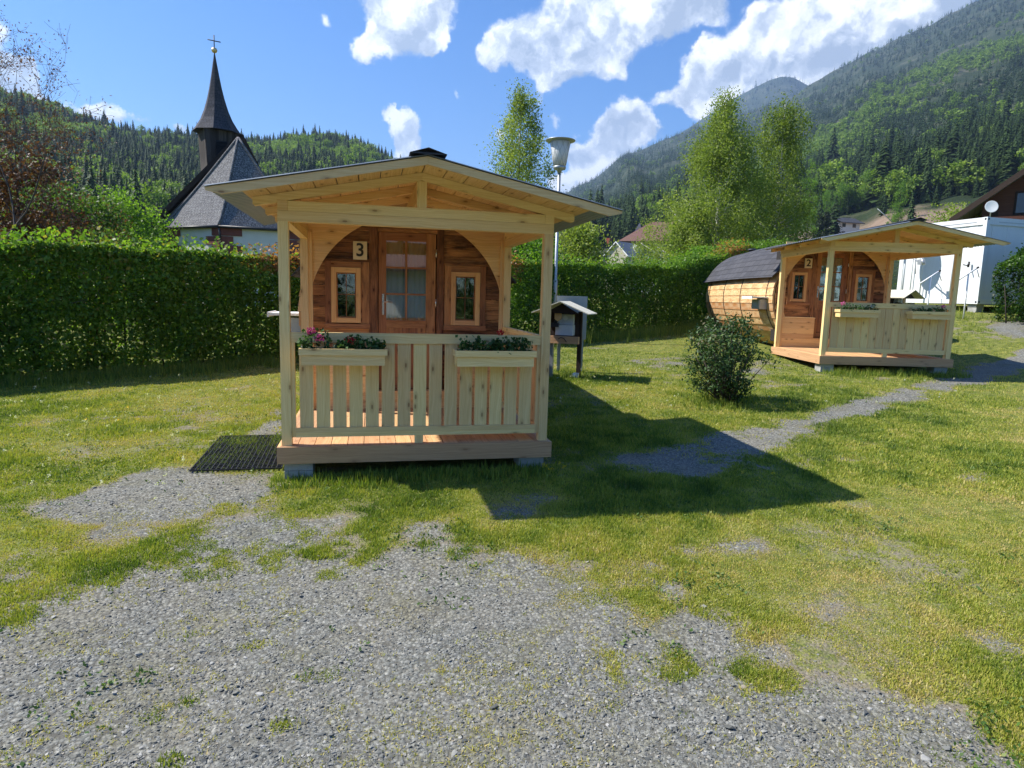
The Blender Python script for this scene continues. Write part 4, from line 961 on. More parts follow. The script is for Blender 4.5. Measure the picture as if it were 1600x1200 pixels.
# ------------------------------------------------------------------ hedges, bush, trees
G_HEDGE = [(0, (.022, .055, .009)), (.35, (.065, .145, .017)), (.65, (.15, .265, .03)), (.8, (.23, .34, .042)), (.90, (.30, .18, .05)), (1, (.40, .18, .06))]
M['hedge'] = leafmat('hedge_leaves', G_HEDGE, .5, .45)
M['twig'] = plain('hedge_twigs', (.06, .045, .035), .9)
M['bark'] = plain('rough_bark', (.07, .055, .045), .95, 0, .4, 12.0, .8)
M['birchbark'] = plain('birch_bark', (.52, .50, .46), .8, 0, .5, 5.0, .4)
def hedge(name, label, line, thick, height, n, seed, tintf, density_gap=0.0, cat='hedge'):
    rg = np.random.default_rng(seed); line = np.array(line, float); seg = np.diff(line, axis=0); ln = np.hypot(seg[:, 0], seg[:, 1]); tot = ln.sum(); cum = np.r_[0, np.cumsum(ln)]
    base = (line[0][0], line[0][1], float(gz(*line[0][:2])))
    t = thing(name, label, cat, base)
    s = rg.random(n)*tot; i = np.clip(np.searchsorted(cum, s)-1, 0, len(seg)-1); f = (s-cum[i])/ln[i]
    cx = line[i, 0]+seg[i, 0]*f; cy = line[i, 1]+seg[i, 1]*f; nxn = -seg[i, 1]/ln[i]; nyn = seg[i, 0]/ln[i]
    # cross section: most leaves near the faces and the top
    w = rg.random(n); front = w < .40; back = (w >= .40) & (w < .62); top = (w >= .62) & (w < .84)
    hh = height(s/tot)+(vnoise(s, 0*s, 1.1, seed, 3)-.5)*.30
    o = rg.uniform(-.5, .5, n)*thick; z = rg.random(n)**.9*hh
    bul = (vnoise(s, z, 1.1, seed+5, 3)-.5)*.75
    o = np.where(front, -thick*.5+np.abs(rg.normal(0, .10, n))-bul*.6, o); o = np.where(back, thick*.5-np.abs(rg.normal(0, .10, n))+bul*.6, o)
    z = np.where(top, hh-np.abs(rg.normal(0, .08, n))+(rg.random(n) < .16)*rg.random(n)**2*.30, z)
    sag = np.clip((z-hh+.35)/.35, 0, 1); o = o*(1-.25*sag**2)
    foot = .02+.12*vnoise(s, o*3, 2.0, seed+2, 2)
    gap = vnoise(s, z, 1.6, seed+9, 3)
    keep = (z > foot*.6) & (rg.random(n) > density_gap*sstep(.50, .64, gap)*(z < hh*.82))
    cx, cy, o, z, s, hh, nxn, nyn = [q[keep] for q in (cx, cy, o, z, s, hh, nxn, nyn)]
    X = cx+nxn*o; Y = cy+nyn*o; Z = gz(cx, cy)+z
    C = np.c_[X-base[0], Y-base[1], Z-base[2]]
    out = np.c_[nxn*np.sign(o)*.6, nyn*np.sign(o)*.6, np.full(len(o), .5)]
    tint = tintf(s/tot, z/hh, s, rg)
    quads_mesh('leaves', leaves(C, np.full(len(C), .078), rng=rg, out=out, aspect=.62), np.clip(np.where(tint > .62, tint+rg.normal(0, .10, len(C)), np.minimum(tint+rg.normal(0, .13, len(C)), .80)), 0, 1), M['hedge'], t)
    mb = MB()
    for k in range(int(tot*5)):
        s0 = rg.random()*tot; i0 = min(int(np.searchsorted(cum, s0))-1, len(seg)-1); i0 = max(i0, 0); f0 = (s0-cum[i0])/ln[i0]; x, y = line[i0]+seg[i0]*f0
        x -= base[0]; y -= base[1]; zb = float(gz(x+base[0], y+base[1]))-base[2]; H = float(height(np.array([s0/tot]))[0])*rg.uniform(.6, .93); a = rg.uniform(-.3, .3, 4)
        mb.tube([(x, y, zb-.05), (x+a[0]*.5, y+a[1]*.5, zb+H*.45), (x+a[0]*1.3, y+a[1]*1.1, zb+H)], [.022, .014, .005], 5)
        for _ in range(3):
            h0 = rg.uniform(.2, .8)*H; d = rg.normal(0, .3, 2); mb.tube([(x+a[0]*.5, y+a[1]*.5, zb+h0), (x+d[0], y+d[1], zb+h0+rg.uniform(.1, .4))], [.009, .004], 4)
    mb.build('stems', M['twig'], t); return t
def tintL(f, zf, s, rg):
    b = .46+.28*sstep(.75, 1.0, zf)+(vnoise(s, zf*3, .9, 5, 3)-.5)*.35  # leaves towards the top tinted brighter, standing in for sun on them
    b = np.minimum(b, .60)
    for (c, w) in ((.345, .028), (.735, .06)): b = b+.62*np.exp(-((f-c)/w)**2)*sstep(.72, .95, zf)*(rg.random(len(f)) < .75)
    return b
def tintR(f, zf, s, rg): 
    b = .36+.24*sstep(.75, 1.0, zf)+(vnoise(s, zf*3, .9, 6, 3)-.5)*.35  # sunlit top put into the leaf tint here too
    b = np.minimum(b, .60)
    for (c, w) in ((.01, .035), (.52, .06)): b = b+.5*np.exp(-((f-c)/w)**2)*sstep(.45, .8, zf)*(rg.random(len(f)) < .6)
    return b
HL = [(-11.0, 2.9), (-7.6, 4.4), (-4.98, 5.68), (-3.4, 6.4), (-1.2, 7.6), (1.0, 8.6), (3.2, 9.5)]
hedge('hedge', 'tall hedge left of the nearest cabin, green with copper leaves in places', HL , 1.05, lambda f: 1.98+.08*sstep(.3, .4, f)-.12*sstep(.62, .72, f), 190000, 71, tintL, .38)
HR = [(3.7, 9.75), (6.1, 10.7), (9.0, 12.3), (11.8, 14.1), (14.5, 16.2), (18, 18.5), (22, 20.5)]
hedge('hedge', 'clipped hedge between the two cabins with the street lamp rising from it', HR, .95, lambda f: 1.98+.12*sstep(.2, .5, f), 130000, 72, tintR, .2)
# dark overgrown bush by the container
_a, _b, _c = at(1572, 480, 17.8), at(1650, 480, 18.4), at(1760, 480, 19.5); TH = [(_a[0], _a[1]), (_b[0], _b[1]), (_c[0], _c[1])]
hedge('ivy_thicket', 'dark ivy thicket growing against the shaded side of the white container', TH, 1.0, lambda f: 1.75+.55*sstep(.02, .3, f), 34000, 73, lambda f, zf, s, rg: .12+.22*sstep(.8, 1, zf)+(vnoise(s, zf*2, 1.2, 5, 2)-.5)*.2, .1, 'bush')
# bush at the path
bp = gp(1135, 628); bt = thing('laurel_bush', 'dense dark green vase-shaped bush beside the gravel path in front of cabin 2', 'bush', tuple(bp))
rg = np.random.default_rng(3)
n = 150; cl = []
while len(cl) < n:
    z = rg.uniform(.12, 1.16); rr = .24+.36*min(1, z/.55)-.30*max(0, (z-.80)/.36)**2; a = rg.uniform(0, 2*PI); q = rg.random()**.4*rr
    cl.append((q*math.cos(a)*.92*(1+.18*math.sin(4*a+5*z))-.10+.14*z*.3, q*math.sin(a), z*(1+.07*math.sin(3*a+1))))
cl = np.array(cl); k = rg.integers(0, n, 6500); C = cl[k]+rg.normal(size=(6500, 3))*.062
C[:, 2] = np.maximum(C[:, 2], .03)
M['laurel'] = leafmat('laurel_leaves', [(0, (.018, .042, .012)), (.5, (.048, .100, .024)), (.85, (.095, .165, .042)), (1, (.16, .11, .075))], .2, .55, .3)
out = C-np.array([0, 0, .4]); out /= np.linalg.norm(out, axis=1)[:, None]
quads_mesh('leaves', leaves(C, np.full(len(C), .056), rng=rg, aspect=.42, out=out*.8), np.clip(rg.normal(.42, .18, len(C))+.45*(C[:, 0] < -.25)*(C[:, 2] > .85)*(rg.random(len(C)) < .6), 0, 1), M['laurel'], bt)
mb = MB()
for i in range(0, n, 2): c = cl[i]; mb.tube([(c[0]*.15+.03, c[1]*.15, -.03), (c[0]*.55, c[1]*.55, c[2]*.5), tuple(c)], [.012, .008, .003], 5)
mb.build('stems', M['twig'], bt)
# ---- trees
def mk_tree(name, label, cat, base, H, prof, ncl, nl, size, leafm, barkm, seed, trunk_r=.15, droop=0.0, clr=.45, trunkless=0.0, tint=(.5, .16), tilt=(0, 0), zmin=.12, vert=1.0, group=None, branches=60, gapk=.0):
    "prof(t): crown radius at relative height t"
    rg = np.random.default_rng(seed); t = thing(name, label, cat, tuple(base), 0, group)
    cl = []
    while len(cl) < ncl:
        z = rg.uniform(zmin, 1.0); r = prof(z); a = rg.uniform(0, 2*PI); lob = 1+.22*math.sin(3*a+seed)+.18*math.sin(5*a+z*9)
        if rg.random() < .25+.75*r/max(prof(q) for q in np.linspace(zmin, 1, 12)):
            q = r*lob*rg.random()**.55; cl.append((q*math.cos(a)+tilt[0]*z, q*math.sin(a)+tilt[1]*z, z*H))
    cl = np.array(cl); csz = rg.uniform(.55, 1.25, ncl)*clr; k = rg.integers(0, ncl, nl)
    off = rg.normal(size=(nl, 3))*csz[k][:, None]*np.array([.55, .55, .55*vert])
    if droop: off[:, 2] -= droop*np.abs(rg.normal(0, 1, nl))*csz[k]
    C = cl[k]+off; C[:, 2] = np.clip(C[:, 2], .05, H*1.03)
    tc = rg.normal(0, tint[1], ncl)
    ti = tint[0]+tc[k]+rg.normal(0, .10, nl)
    out = off/(np.linalg.norm(off, axis=1)[:, None]+1e-6)
    mb = MB(); tp = [(tilt[0]*f+.05*H*.05*math.sin(f*5+seed), tilt[1]*f, H*f*.97-(.3 if f == 0 else 0)) for f in np.linspace(0, 1, 9)]
    mb.tube(tp, [trunk_r*(1-.93*f) for f in np.linspace(0, 1, 9)], 9); mb.build('trunk', barkm, t)
    mb = MB()
    for i in range(min(branches, ncl)):
        c = cl[i]; z0 = max(.05*H, c[2]-np.hypot(c[0], c[1])*rg.uniform(.4, .9)); f = z0/H; x0, y0 = tilt[0]*f, tilt[1]*f; r0 = trunk_r*.32*(1.05-f)
        mb.tube([(x0, y0, z0), (x0*.4+c[0]*.6, y0*.4+c[1]*.6, z0*.45+c[2]*.55+.05), tuple(c)], [r0, r0*.6, r0*.15], 5)
    br = mb.build('limbs', barkm, t)
    quads_mesh('crown', leaves(C, np.full(nl, size), rng=rg, out=out*.7, aspect=.75, droop=.3), np.clip(ti, 0, 1), leafm, t)
    return t
M['birch'] = leafmat('birch_leaves', [(0, (.10, .15, .03)), (.5, (.22, .285, .055)), (1, (.36, .41, .11))], .5)
M['fresh'] = leafmat('fresh_green_leaves', [(0, (.06, .14, .015)), (.5, (.15, .28, .028)), (1, (.26, .38, .05))], .5)
M['midleaf'] = leafmat('mid_green_leaves', [(0, (.022, .055, .010)), (.5, (.06, .125, .020)), (1, (.12, .20, .035))], .4)
M['copperleaf'] = leafmat('copper_leaves', [(0, (.05, .022, .015)), (.5, (.13, .055, .032)), (.85, (.20, .10, .05)), (1, (.10, .13, .03))], .35)
def gbase(u, depth): 
    w = at(u, 470, depth); return (w[0], w[1], float(gz(w[0], w[1])))
def hgt(b, u, v, depth): return at(u, v, depth)[2]-b[2]
b = gbase(806, 36); mk_tree('birch_tree', 'narrow young birch rising behind cabin 3, left of the street lamp', 'tree', b, hgt(b, 795, 150, 36), lambda z: 2.6*(1-z)**.55+.10, 230, 34000, .10, M['birch'], M['birchbark'], 1, .16, .8, .52, vert=1.1)
b = gbase(1113, 40); mk_tree('birch_tree', 'broad bright birch behind the hedge, left of the paired birches', 'tree', b, hgt(b, 1113, 160, 40), lambda z: 5.6*(1-z)**.85+.12, 420, 74000, .105, M['birch'], M['birchbark'], 2, .20, .9, .62, vert=1.15)
b = gbase(1203, 43); mk_tree('birch_tree', 'darker birch behind the hedge, right of the broad birch', 'tree', b, hgt(b, 1205, 165, 43), lambda z: 2.75*(1-z)**.46+.08, 250, 42000, .11, M['birch'], M['birchbark'], 5, .19, .8, .62, vert=1.1, tint=(.26, .15))
b = gbase(1075, 38); mk_tree('willow_tree', 'low wide pale tree at the left foot of the broad birch', 'tree', b, hgt(b, 1068, 320, 38), lambda z: 1.35*(1-z)**.5+.2, 90, 11000, .13, M['birch'], M['bark'], 6, .10, .5, .6)
# copper-leaved tree at the left edge, mostly bare twigs on top
def twiggy(label, base, H, spread, seed, nleaf, leafm, size, tilt):
    rg = np.random.default_rng(seed); t = thing('copper_tree', label, 'tree', tuple(base)); mb = MB(); tips = []
    def grow(p, d, ln, r, lv):
        pts = [p]; rs = [r]; q = np.array(p, float); dd = np.array(d, float)
        for _ in range(4):
            dd = dd+rg.normal(0, .16, 3)+np.array([0, 0, .05]); dd /= np.linalg.norm(dd); q = q+dd*ln/4; pts.append(tuple(q)); rs.append(max(.0035, rs[-1]*.84))
        mb.tube(pts, rs, 6 if lv < 2 else 4, caps=False)
        if lv >= 2: tips.extend(pts[2:])
        if lv < 5:
            for k in range(4 if lv == 0 else 3):
                j = rg.integers(2, 5) if lv else 4-(k % 3); e = rg.normal(0, 1, 3); e -= dd*(e@dd); e /= np.linalg.norm(e)
                nd = dd*rg.uniform(.35, .9)+e*spread*rg.uniform(.5, 1); nd[2] += .12; nd /= np.linalg.norm(nd); grow(pts[j], nd, ln*rg.uniform(.62, .8), rs[j]*.68, lv+1)
    for k in range(4):
        a = k*1.7+.4; grow((0, 0, 0 if k == 0 else .5+.5*k), (math.cos(a)*.35+tilt[0], math.sin(a)*.3+tilt[1], 1.0), H*.30, .085, 0)
    mb.build('trunk', M['bark'], t); tips = np.array(tips)
    wt = np.clip(1.35-tips[:, 2]/H, .12, 1); k = rg.choice(len(tips), nleaf, p=wt/wt.sum()); C = tips[k]+rg.normal(size=(nleaf, 3))*.10
    quads_mesh('crown', leaves(C, np.full(nleaf, size), rng=rg, aspect=.5, droop=.5), np.clip(rg.normal(.5, .22, nleaf), 0, 1), leafm, t); return t
b = gbase(-95, 17); twiggy('copper-leaved tree with bare upper twigs at the left edge behind the hedge', b, 11.0, .85, 12, 9000, M['copperleaf'], .068, (.12, .05))
b = gbase(40, 21); mk_tree('shrub', 'reddish dense shrub under the copper tree behind the hedge', 'tree', b, hgt(b, 40, 225, 21), lambda z: 1.9*(1-z**3)**.5, 110, 10000, .11, M['copperleaf'], M['bark'], 8, .10, .1, .5)
b = gbase(120, 24); mk_tree('shrub', 'green leafy shrub with a few white blossoms behind the left part of the hedge', 'tree', b, hgt(b, 110, 300, 24), lambda z: 2.2*(1-z**3)**.5, 90, 12000, .11, M['midleaf'], M['bark'], 9, .10, .1, .55, tint=(.6, .2))
b = gbase(150, 27); mk_tree('copper_shrub', 'dull reddish shrub between two green trees behind the hedge', 'tree', b, hgt(b, 150, 312, 27), lambda z: 1.7*(1-z**3)**.5, 60, 7000, .10, M['copperleaf'], M['bark'], 10, .08, .1, .5, tint=(.7, .2))
b = gbase(205, 31); mk_tree('bright_tree', 'bright green rounded tree just left of the church roof', 'tree', b, hgt(b, 210, 305, 31), lambda z: 2.1*(1-z**3)**.5, 90, 13000, .12, M['fresh'], M['bark'], 11, .12, .1, .55)
b = gbase(90, 34); mk_tree('bright_tree', 'bright green tree behind the reddish shrubs at the left', 'tree', b, hgt(b, 95, 292, 34), lambda z: 3.0*(1-z**3)**.5, 110, 14000, .13, M['midleaf'], M['bark'], 12, .14, .1, .6, tint=(.75, .2))
b = gbase(822, 24); mk_tree('bright_tree', 'round green tree seen between the right posts of the cabin 3 porch', 'tree', b, hgt(b, 822, 366, 24), lambda z: 1.5*(1-z**3)**.5, 60, 7000, .11, M['fresh'], M['bark'], 13, .1, .1, .5)
b = gbase(905, 33); mk_tree('bright_tree', 'pale green round tree behind the hedge right of the street lamp', 'tree', b, hgt(b, 905, 355, 33), lambda z: 1.7*(1-z**3)**.5, 60, 8000, .12, M['birch'], M['bark'], 14, .1, .1, .55)
b = gbase(1085, 27); mk_tree('shrub', 'low bright shrub showing over the hedge below the broad birch', 'bush', b, hgt(b, 1085, 388, 27), lambda z: 1.5*(1-z**3)**.5, 60, 7000, .09, M['fresh'], M['bark'], 15, .07, .1, .45)
b = gbase(1146, 28); mk_tree('shrub', 'bright yellow-green shrub over the hedge just left of the cabin 2 barrel', 'bush', b, hgt(b, 1146, 380, 28), lambda z: 1.2*(1-z**3)**.5, 50, 6000, .09, M['fresh'], M['bark'], 16, .06, .1, .4, tint=(.65, .15))
b = gbase(1475, 40); mk_tree('willow_shrub', 'feathery green shrub behind the container top', 'bush', b, hgt(b, 1478, 326, 40), lambda z: 2.3*(1-z**3)**.5, 70, 9000, .13, M['birch'], M['bark'], 17, .08, .4, .7, vert=1.5)
M['cypress'] = leafmat('cypress_green', [(0, (.010, .020, .006)), (.6, (.03, .05, .012)), (1, (.06, .08, .02))], .15)
for i, (u, v, d) in enumerate(((1275, 336, 225), (1288, 334, 224))):
    w = at(u, 378, d); mk_tree('cypress_tree', ['dark columnar cypress, left one of the pair beside the white house', 'dark columnar cypress touching the white house'][i], 'tree', tuple(w), at(u, v, d)[2]-w[2], lambda z: 1.05*(1-z**4)**.5+.1, 80, 7000, .40, M['cypress'], M['bark'], 20+i, .2, 0, .6, zmin=.03, group='pair of cypresses', vert=1.6)
# tall grass lines along hedges are laid with the turf
# ------------------------------------------------------------------ church and houses
def roof_shingle(name, cols, rowh=.16, bw=.16):
    m, t, out = mat(name); uv = t.n('ShaderNodeUVMap').outputs[0]; s = t.sep(uv)
    b = t.n('ShaderNodeTexBrick', {'Vector': t.comb(s[1], s[0], 0.0), 'Color1': c4(cols[0]), 'Color2': c4(cols[1]), 'Mortar': c4(cols[2]), 'Scale': 1.0, 'Mortar Size': .012, 'Brick Width': bw, 'Row Height': rowh})
    n = t.noise(uv, 3.0, 5.0, .7); n2 = t.noise(uv, 16.0, 3.0, .6); c = t.mix(t.mapr(n, .4, .7, 0, .5), b.outputs[0], cols[1]); c = t.mix(t.mapr(n2, .52, .66, 0, .75), c, cols[3])
    saw = t.math('FRACT', t.math('DIVIDE', s[0], rowh)); finish(t, out, c, .8, t.math('ADD', saw, t.math('MULTIPLY', n2, .8)), .7, .03, spec=.3); return m
M['churchroof'] = roof_shingle('grey_wood_shingles', ((.085, .083, .088), (.15, .148, .15), (.02, .02, .022), (.42, .41, .40)), .24, .2)
M['spireroof'] = roof_shingle('dark_spire_shingles', ((.035, .036, .045), (.06, .06, .075), (.012, .012, .015), (.09, .09, .11)), .2, .2)
M['quoin'] = plain('red_sandstone', (.17, .055, .04), .85, 0, .3, 3.0, .3)
M['gold'] = plain('gilded_ball', (.75, .55, .28), .3, .9)
def slab(mb, pts, thick, r=.5, uvx=None):
    "a roof plane: pts counter-clockwise from above, first edge = eave; extruded downwards"
    P = [Vector(p) for p in pts]; n = (P[1]-P[0]).cross(P[-1]-P[0]).normalized(); e = (P[1]-P[0]).normalized(); up = n.cross(e)
    uv = [((p-P[0]).dot(up), (p-P[0]).dot(e)) for p in P]; mb.face(P, uv, r)
    Q = [p-n*thick for p in P]; mb.face(Q[::-1], uv[::-1], r)
    for i in range(len(P)):
        j = (i+1) % len(P); mb.face([P[i], Q[i], Q[j], P[j]], [(0, 0), (.1, 0), (.1, .5), (0, .5)], r)
# church: polygonal choir with a steep roof in front, nave gable behind it, ridge turret with a flared spire
CHZ = 33.0
apex = at(372, 216, CHZ); e0 = at(252, 351, 32.6); e1 = at(342, 351, 31.0); e2 = at(476, 354, 32.4)
cx_, cy_ = apex[0], apex[1]
CH = thing('church', 'small white church with red corner stones, grey shingle roofs and a flared spire', 'church', (cx_, cy_, float(gz(cx_, cy_))))
o3 = np.array([cx_, cy_, CH.location.z])
ez_ = float(at(342, 352, 31)[2]); zt_ = float(apex[2])-o3[2]
def L3(p, z=None): return (float(p[0]-o3[0]), float(p[1]-o3[1]), float((z if z is not None else p[2])-o3[2]))
E0, E1, E2 = L3(e0, ez_), L3(e1, ez_), L3(e2, ez_)
v01 = np.array(E1[:2])-np.array(E0[:2])
back = np.array([math.sin(math.radians(-20.5)), math.cos(math.radians(-20.5))]); side = np.array([back[1], -back[0]])
E3 = (E2[0]+back[0]*3.4+side[0]*.9, E2[1]+back[1]*3.4+side[1]*.9, E2[2]); Em = (E0[0]+back[0]*.5-side[0]*.1, E0[1]+back[1]*.5-side[1]*.1, E0[2])
AP = (0, 0, zt_)
ring = [E0, E1, E2, E3]
def curved(mb, a, b, n=7):
    "a roof facet from eave edge a-b up to the apex, slightly flared at the foot"
    def pt(p, f):
        g = f; x = p[0]*(1-f); y = p[1]*(1-f); z = p[2]+(AP[2]-p[2])*(f**1.10)
        return Vector((x, y, z))
    w = math.hypot(b[0]-a[0], b[1]-a[1]); sl = math.sqrt(a[0]**2+a[1]**2+(AP[2]-a[2])**2)
    for i in range(n):
        f0, f1 = i/n, (i+1)/n
        q = [pt(a, f0), pt(b, f0), pt(b, f1), pt(a, f1)]; uv = [(f0*sl, -w*(1-f0)/2), (f0*sl, w*(1-f0)/2), (f1*sl, w*(1-f1)/2), (f1*sl, -w*(1-f1)/2)]
        if i == n-1: q = q[:3]; uv = uv[:3]
        mb.face(q, uv, .5)
mb = MB()
for a, b in zip(ring, ring[1:]): curved(mb, a, b)
mb.face([ring[0], ring[3], ring[2], ring[1]], [(0, 0)]*4, .5)
mb.build('choir_roof', M['churchroof'], CH)
mb = MB()
for p in (E0, E1, E2):
    mb.tube([(p[0]*(1-f), p[1]*(1-f), p[2]+(AP[2]-p[2])*(f**1.10)+.03) for f in np.linspace(0, 1, 14)], .07, 6, True)
mb.build('hip_shingles', M['churchroof'], CH)
def inset(p, k=.93): return (p[0]*k, p[1]*k)
wallpts = [inset(p) for p in (E0, E1, E2, E3)]
mb = MB()
for a, b in zip(wallpts, wallpts[1:]): mb.face([(a[0], a[1], -1), (b[0], b[1], -1), (b[0], b[1], E0[2]-.02), (a[0], a[1], E0[2]-.02)], [(0, 0)]*4, .5)
mb.face([(wallpts[3][0], wallpts[3][1], -1), (wallpts[0][0], wallpts[0][1], -1), (wallpts[0][0], wallpts[0][1], E0[2]-.02), (wallpts[3][0], wallpts[3][1], E0[2]-.02)], [(0, 0)]*4, .5)
mb.build('choir_wall', M['render'], CH)
mb = MB()
for i, p in enumerate(wallpts[:3]):
    prv = wallpts[i-1] if i else (wallpts[0][0]+back[0], wallpts[0][1]+back[1]); nxt = wallpts[i+1]
    for k in range(12):
        z1 = E0[2]-.06-k*.42; wd = (.55, .95)[k % 2]; we = (.95, .55)[k % 2]
        for q, w in ((prv, wd), (nxt, we)):
            d = Vector((q[0]-p[0], q[1]-p[1], 0)).normalized(); n_ = Vector((p[0], p[1], 0)).normalized()
            a = Vector((p[0], p[1], z1-.20)); m0 = a-n_*.03
            mb.beam(Vector((p[0]*1.006, p[1]*1.006, z1-.20)), Vector((p[0]*1.006, p[1]*1.006, z1-.20))+d*w, .09, .385, (0, 0, 1))
mb.build('corner_stones', M['quoin'], CH)
mb = MB()
for a, b in zip(ring[:3], ring[1:]): mb.tube([(a[0]*1.01, a[1]*1.01, a[2]-.05), (b[0]*1.01, b[1]*1.01, b[2]-.05)], .07, 8)
p = wallpts[1]; mb.tube([(E1[0]*1.0, E1[1]*1.0, E1[2]-.06), (p[0]*1.04, p[1]*1.04, E1[2]-.5), (p[0]*1.04, p[1]*1.04, -.5)], .05, 8)
p = wallpts[0]; mb.tube([(E0[0]*1.0, E0[1]*1.0, E0[2]-.06), (p[0]*1.04, p[1]*1.04, E0[2]-.5), (p[0]*1.04, p[1]*1.04, -.5)], .05, 8)
mb.build('gutter', M['black'], CH)
# nave: gable wall plane just behind the apex, roof planes running back
b0 = E0[0]*back[0]+E0[1]*back[1]+.45
def on_gable(u, v):
    d = ray(u, v); n = np.array([back[0], back[1], 0]); k_ = (n@(o3-CAM)+b0)/(n@d); return L3(CAM+d*k_)
gl = on_gable(230, 357); gt = on_gable(373, 213); s0_ = gt[0]*side[0]+gt[1]*side[1]; gw = s0_-(gl[0]*side[0]+gl[1]*side[1]); hz = gl[2]
def nv(s, b, z):
    s = s0_+(s*.60 if s > 0 else s)
    return (side[0]*s+back[0]*b, side[1]*s+back[1]*b, z)
b1 = b0+11.0; zr = gt[2]
mb = MB()
for sg in (-1, 1):
    pts = [nv(sg*gw, b0, hz), nv(sg*gw, b1, hz), nv(0, b1, zr), nv(0, b0, zr)]
    if sg > 0: pts = [pts[0], pts[1], pts[2], pts[3]]
    mid = []
    n = 6; prev = None
    for i in range(n):
        f0, f1 = i/n, (i+1)/n; g = lambda f: hz+(zr-hz)*f**1.08
        A_, B_ = nv(sg*gw*(1-f0), b0, g(f0)), nv(sg*gw*(1-f0), b1, g(f0)); C_, D_ = nv(sg*gw*(1-f1), b1, g(f1)), nv(sg*gw*(1-f1), b0, g(f1))
        q = [A_, B_, C_, D_] if sg > 0 else [B_, A_, D_, C_]
        slab(mb, q, .16)
mb.build('nave_roof', M['spireroof'], CH)
mb = MB()
for sg in (-1, 1):
    mb.beam(nv(sg*gw*1.0, b0-.02, hz-.16), nv(0, b0-.02, zr-.18), .10, .30, (0, 0, 1))
    mb.beam(nv(sg*gw*1.0, b0-.55, hz-.02), nv(0, b0-.55, zr-.02), .06, .22, (0, 0, 1))
    mb.face([nv(sg*gw, b0-.52, hz-.10), nv(sg*gw, b0, hz-.10), nv(0, b0, zr-.10), nv(0, b0-.52, zr-.10)], [(0, 0)]*4, .5)
    mb.face([nv(sg*gw, b0-.52, hz+.04), nv(sg*gw, b0, hz+.04), nv(0, b0, zr+.04), nv(0, b0-.52, zr+.04)], [(0, 0)]*4, .5)
mb.build('verge_boards', M['darkwood'], CH)
mb = MB(); mb.face([nv(-gw*.86, b0+.35, -1), nv(gw*.86, b0+.35, -1), nv(gw*.86, b0+.35, hz+.5), nv(0, b0+.35, zr-.3), nv(-gw*.86, b0+.35, hz+.5)], [(0, 0)]*5, .5)
mb.face([nv(-gw*.86, b0+.35, -1), nv(-gw*.86, b1-.3, -1), nv(-gw*.86, b1-.3, hz+.45), nv(-gw*.86, b0+.35, hz+.45)], [(0, 0)]*4, .5)
mb.build('nave_wall', M['render'], CH)
# turret
TZ = 36.5
tb = at(339, 207, TZ); tb2 = L3(tb); tl = L3(at(303, 207, TZ)); tr_ = L3(at(373, 207, TZ)); rr = math.hypot(tl[0]-tr_[0], tl[1]-tr_[1])/2
top = L3(at(330, 88, TZ)); cr = L3(at(329, 62, TZ)); zb = tb2[2]; zt2 = top[2]
c0 = (tb2[0], tb2[1], 0)
mb = MB().lathe([(rr*.80, zb-3.2), (rr*.90, zb+.02)], c0, 4, False, .5, PI/4+.45); mb.build('turret', M['greywood'], CH)
mb = MB()
for k in range(4):
    a = k*PI/2+.45; d = Vector((math.cos(a), math.sin(a), 0)); s_ = Vector((-d.y, d.x, 0)); R0 = rr*.83*.72
    for i in range(16):
        x = (i-7.5)/16*rr*1.2; p0 = Vector(c0)+d*(R0*.92)+s_*x*.93; p1 = Vector(c0)+d*(rr*.90*.7072+.01)+s_*x
        mb.beam((p0.x, p0.y, zb-2.6), (p1.x, p1.y, zb), .11, .03+.02*(i % 2), (d.x, d.y, 0))
mb.build('turret_boards', M['greywood'], CH)
a = 3*PI/2+.45; d = Vector((math.cos(a), math.sin(a), 0)); s_ = Vector((-d.y, d.x, 0)); mb = MB()
for i in range(9): p = Vector(c0)+d*(rr*.66); mb.beam((p.x+s_.x*.0-s_.x*.28, p.y-s_.y*.28, zb-1.35+i*.09), (p.x+s_.x*.28, p.y+s_.y*.28, zb-1.35+i*.09), .12, .02, (d.x, d.y, .8))
mb.build('louvre', M['black'], CH)
H_ = zt2-zb
prof = [(rr*1.02, zb-.03), (rr*.84, zb+.07*H_), (rr*.66, zb+.16*H_), (rr*.50, zb+.28*H_), (rr*.365, zb+.42*H_), (rr*.26, zb+.56*H_), (rr*.165, zb+.72*H_), (rr*.085, zb+.87*H_), (.02, zt2)]
mb = MB().lathe(prof, c0, 8, False, .5, .45+PI/8)
mb.build('spire_roof', M['spireroof'], CH)
dx, dy = (top[0]-c0[0]), (top[1]-c0[1])
mb = MB().lathe([(.0, zt2-.05), (.12, zt2+.03), (.16, zt2+.13), (.12, zt2+.23), (0, zt2+.29)], c0, 16); mb.build('ball', M['gold'], CH)
mb = MB(); zc2 = cr[2]; mb.tube([(c0[0], c0[1], zt2), (c0[0], c0[1], zc2)], .028, 6); zz = zc2-.30; mb.tube([(c0[0]-side[0]*.33, c0[1]-side[1]*.33, zz), (c0[0]+side[0]*.33, c0[1]+side[1]*.33, zz)], .028, 6); mb.build('cross', M['black'], CH)
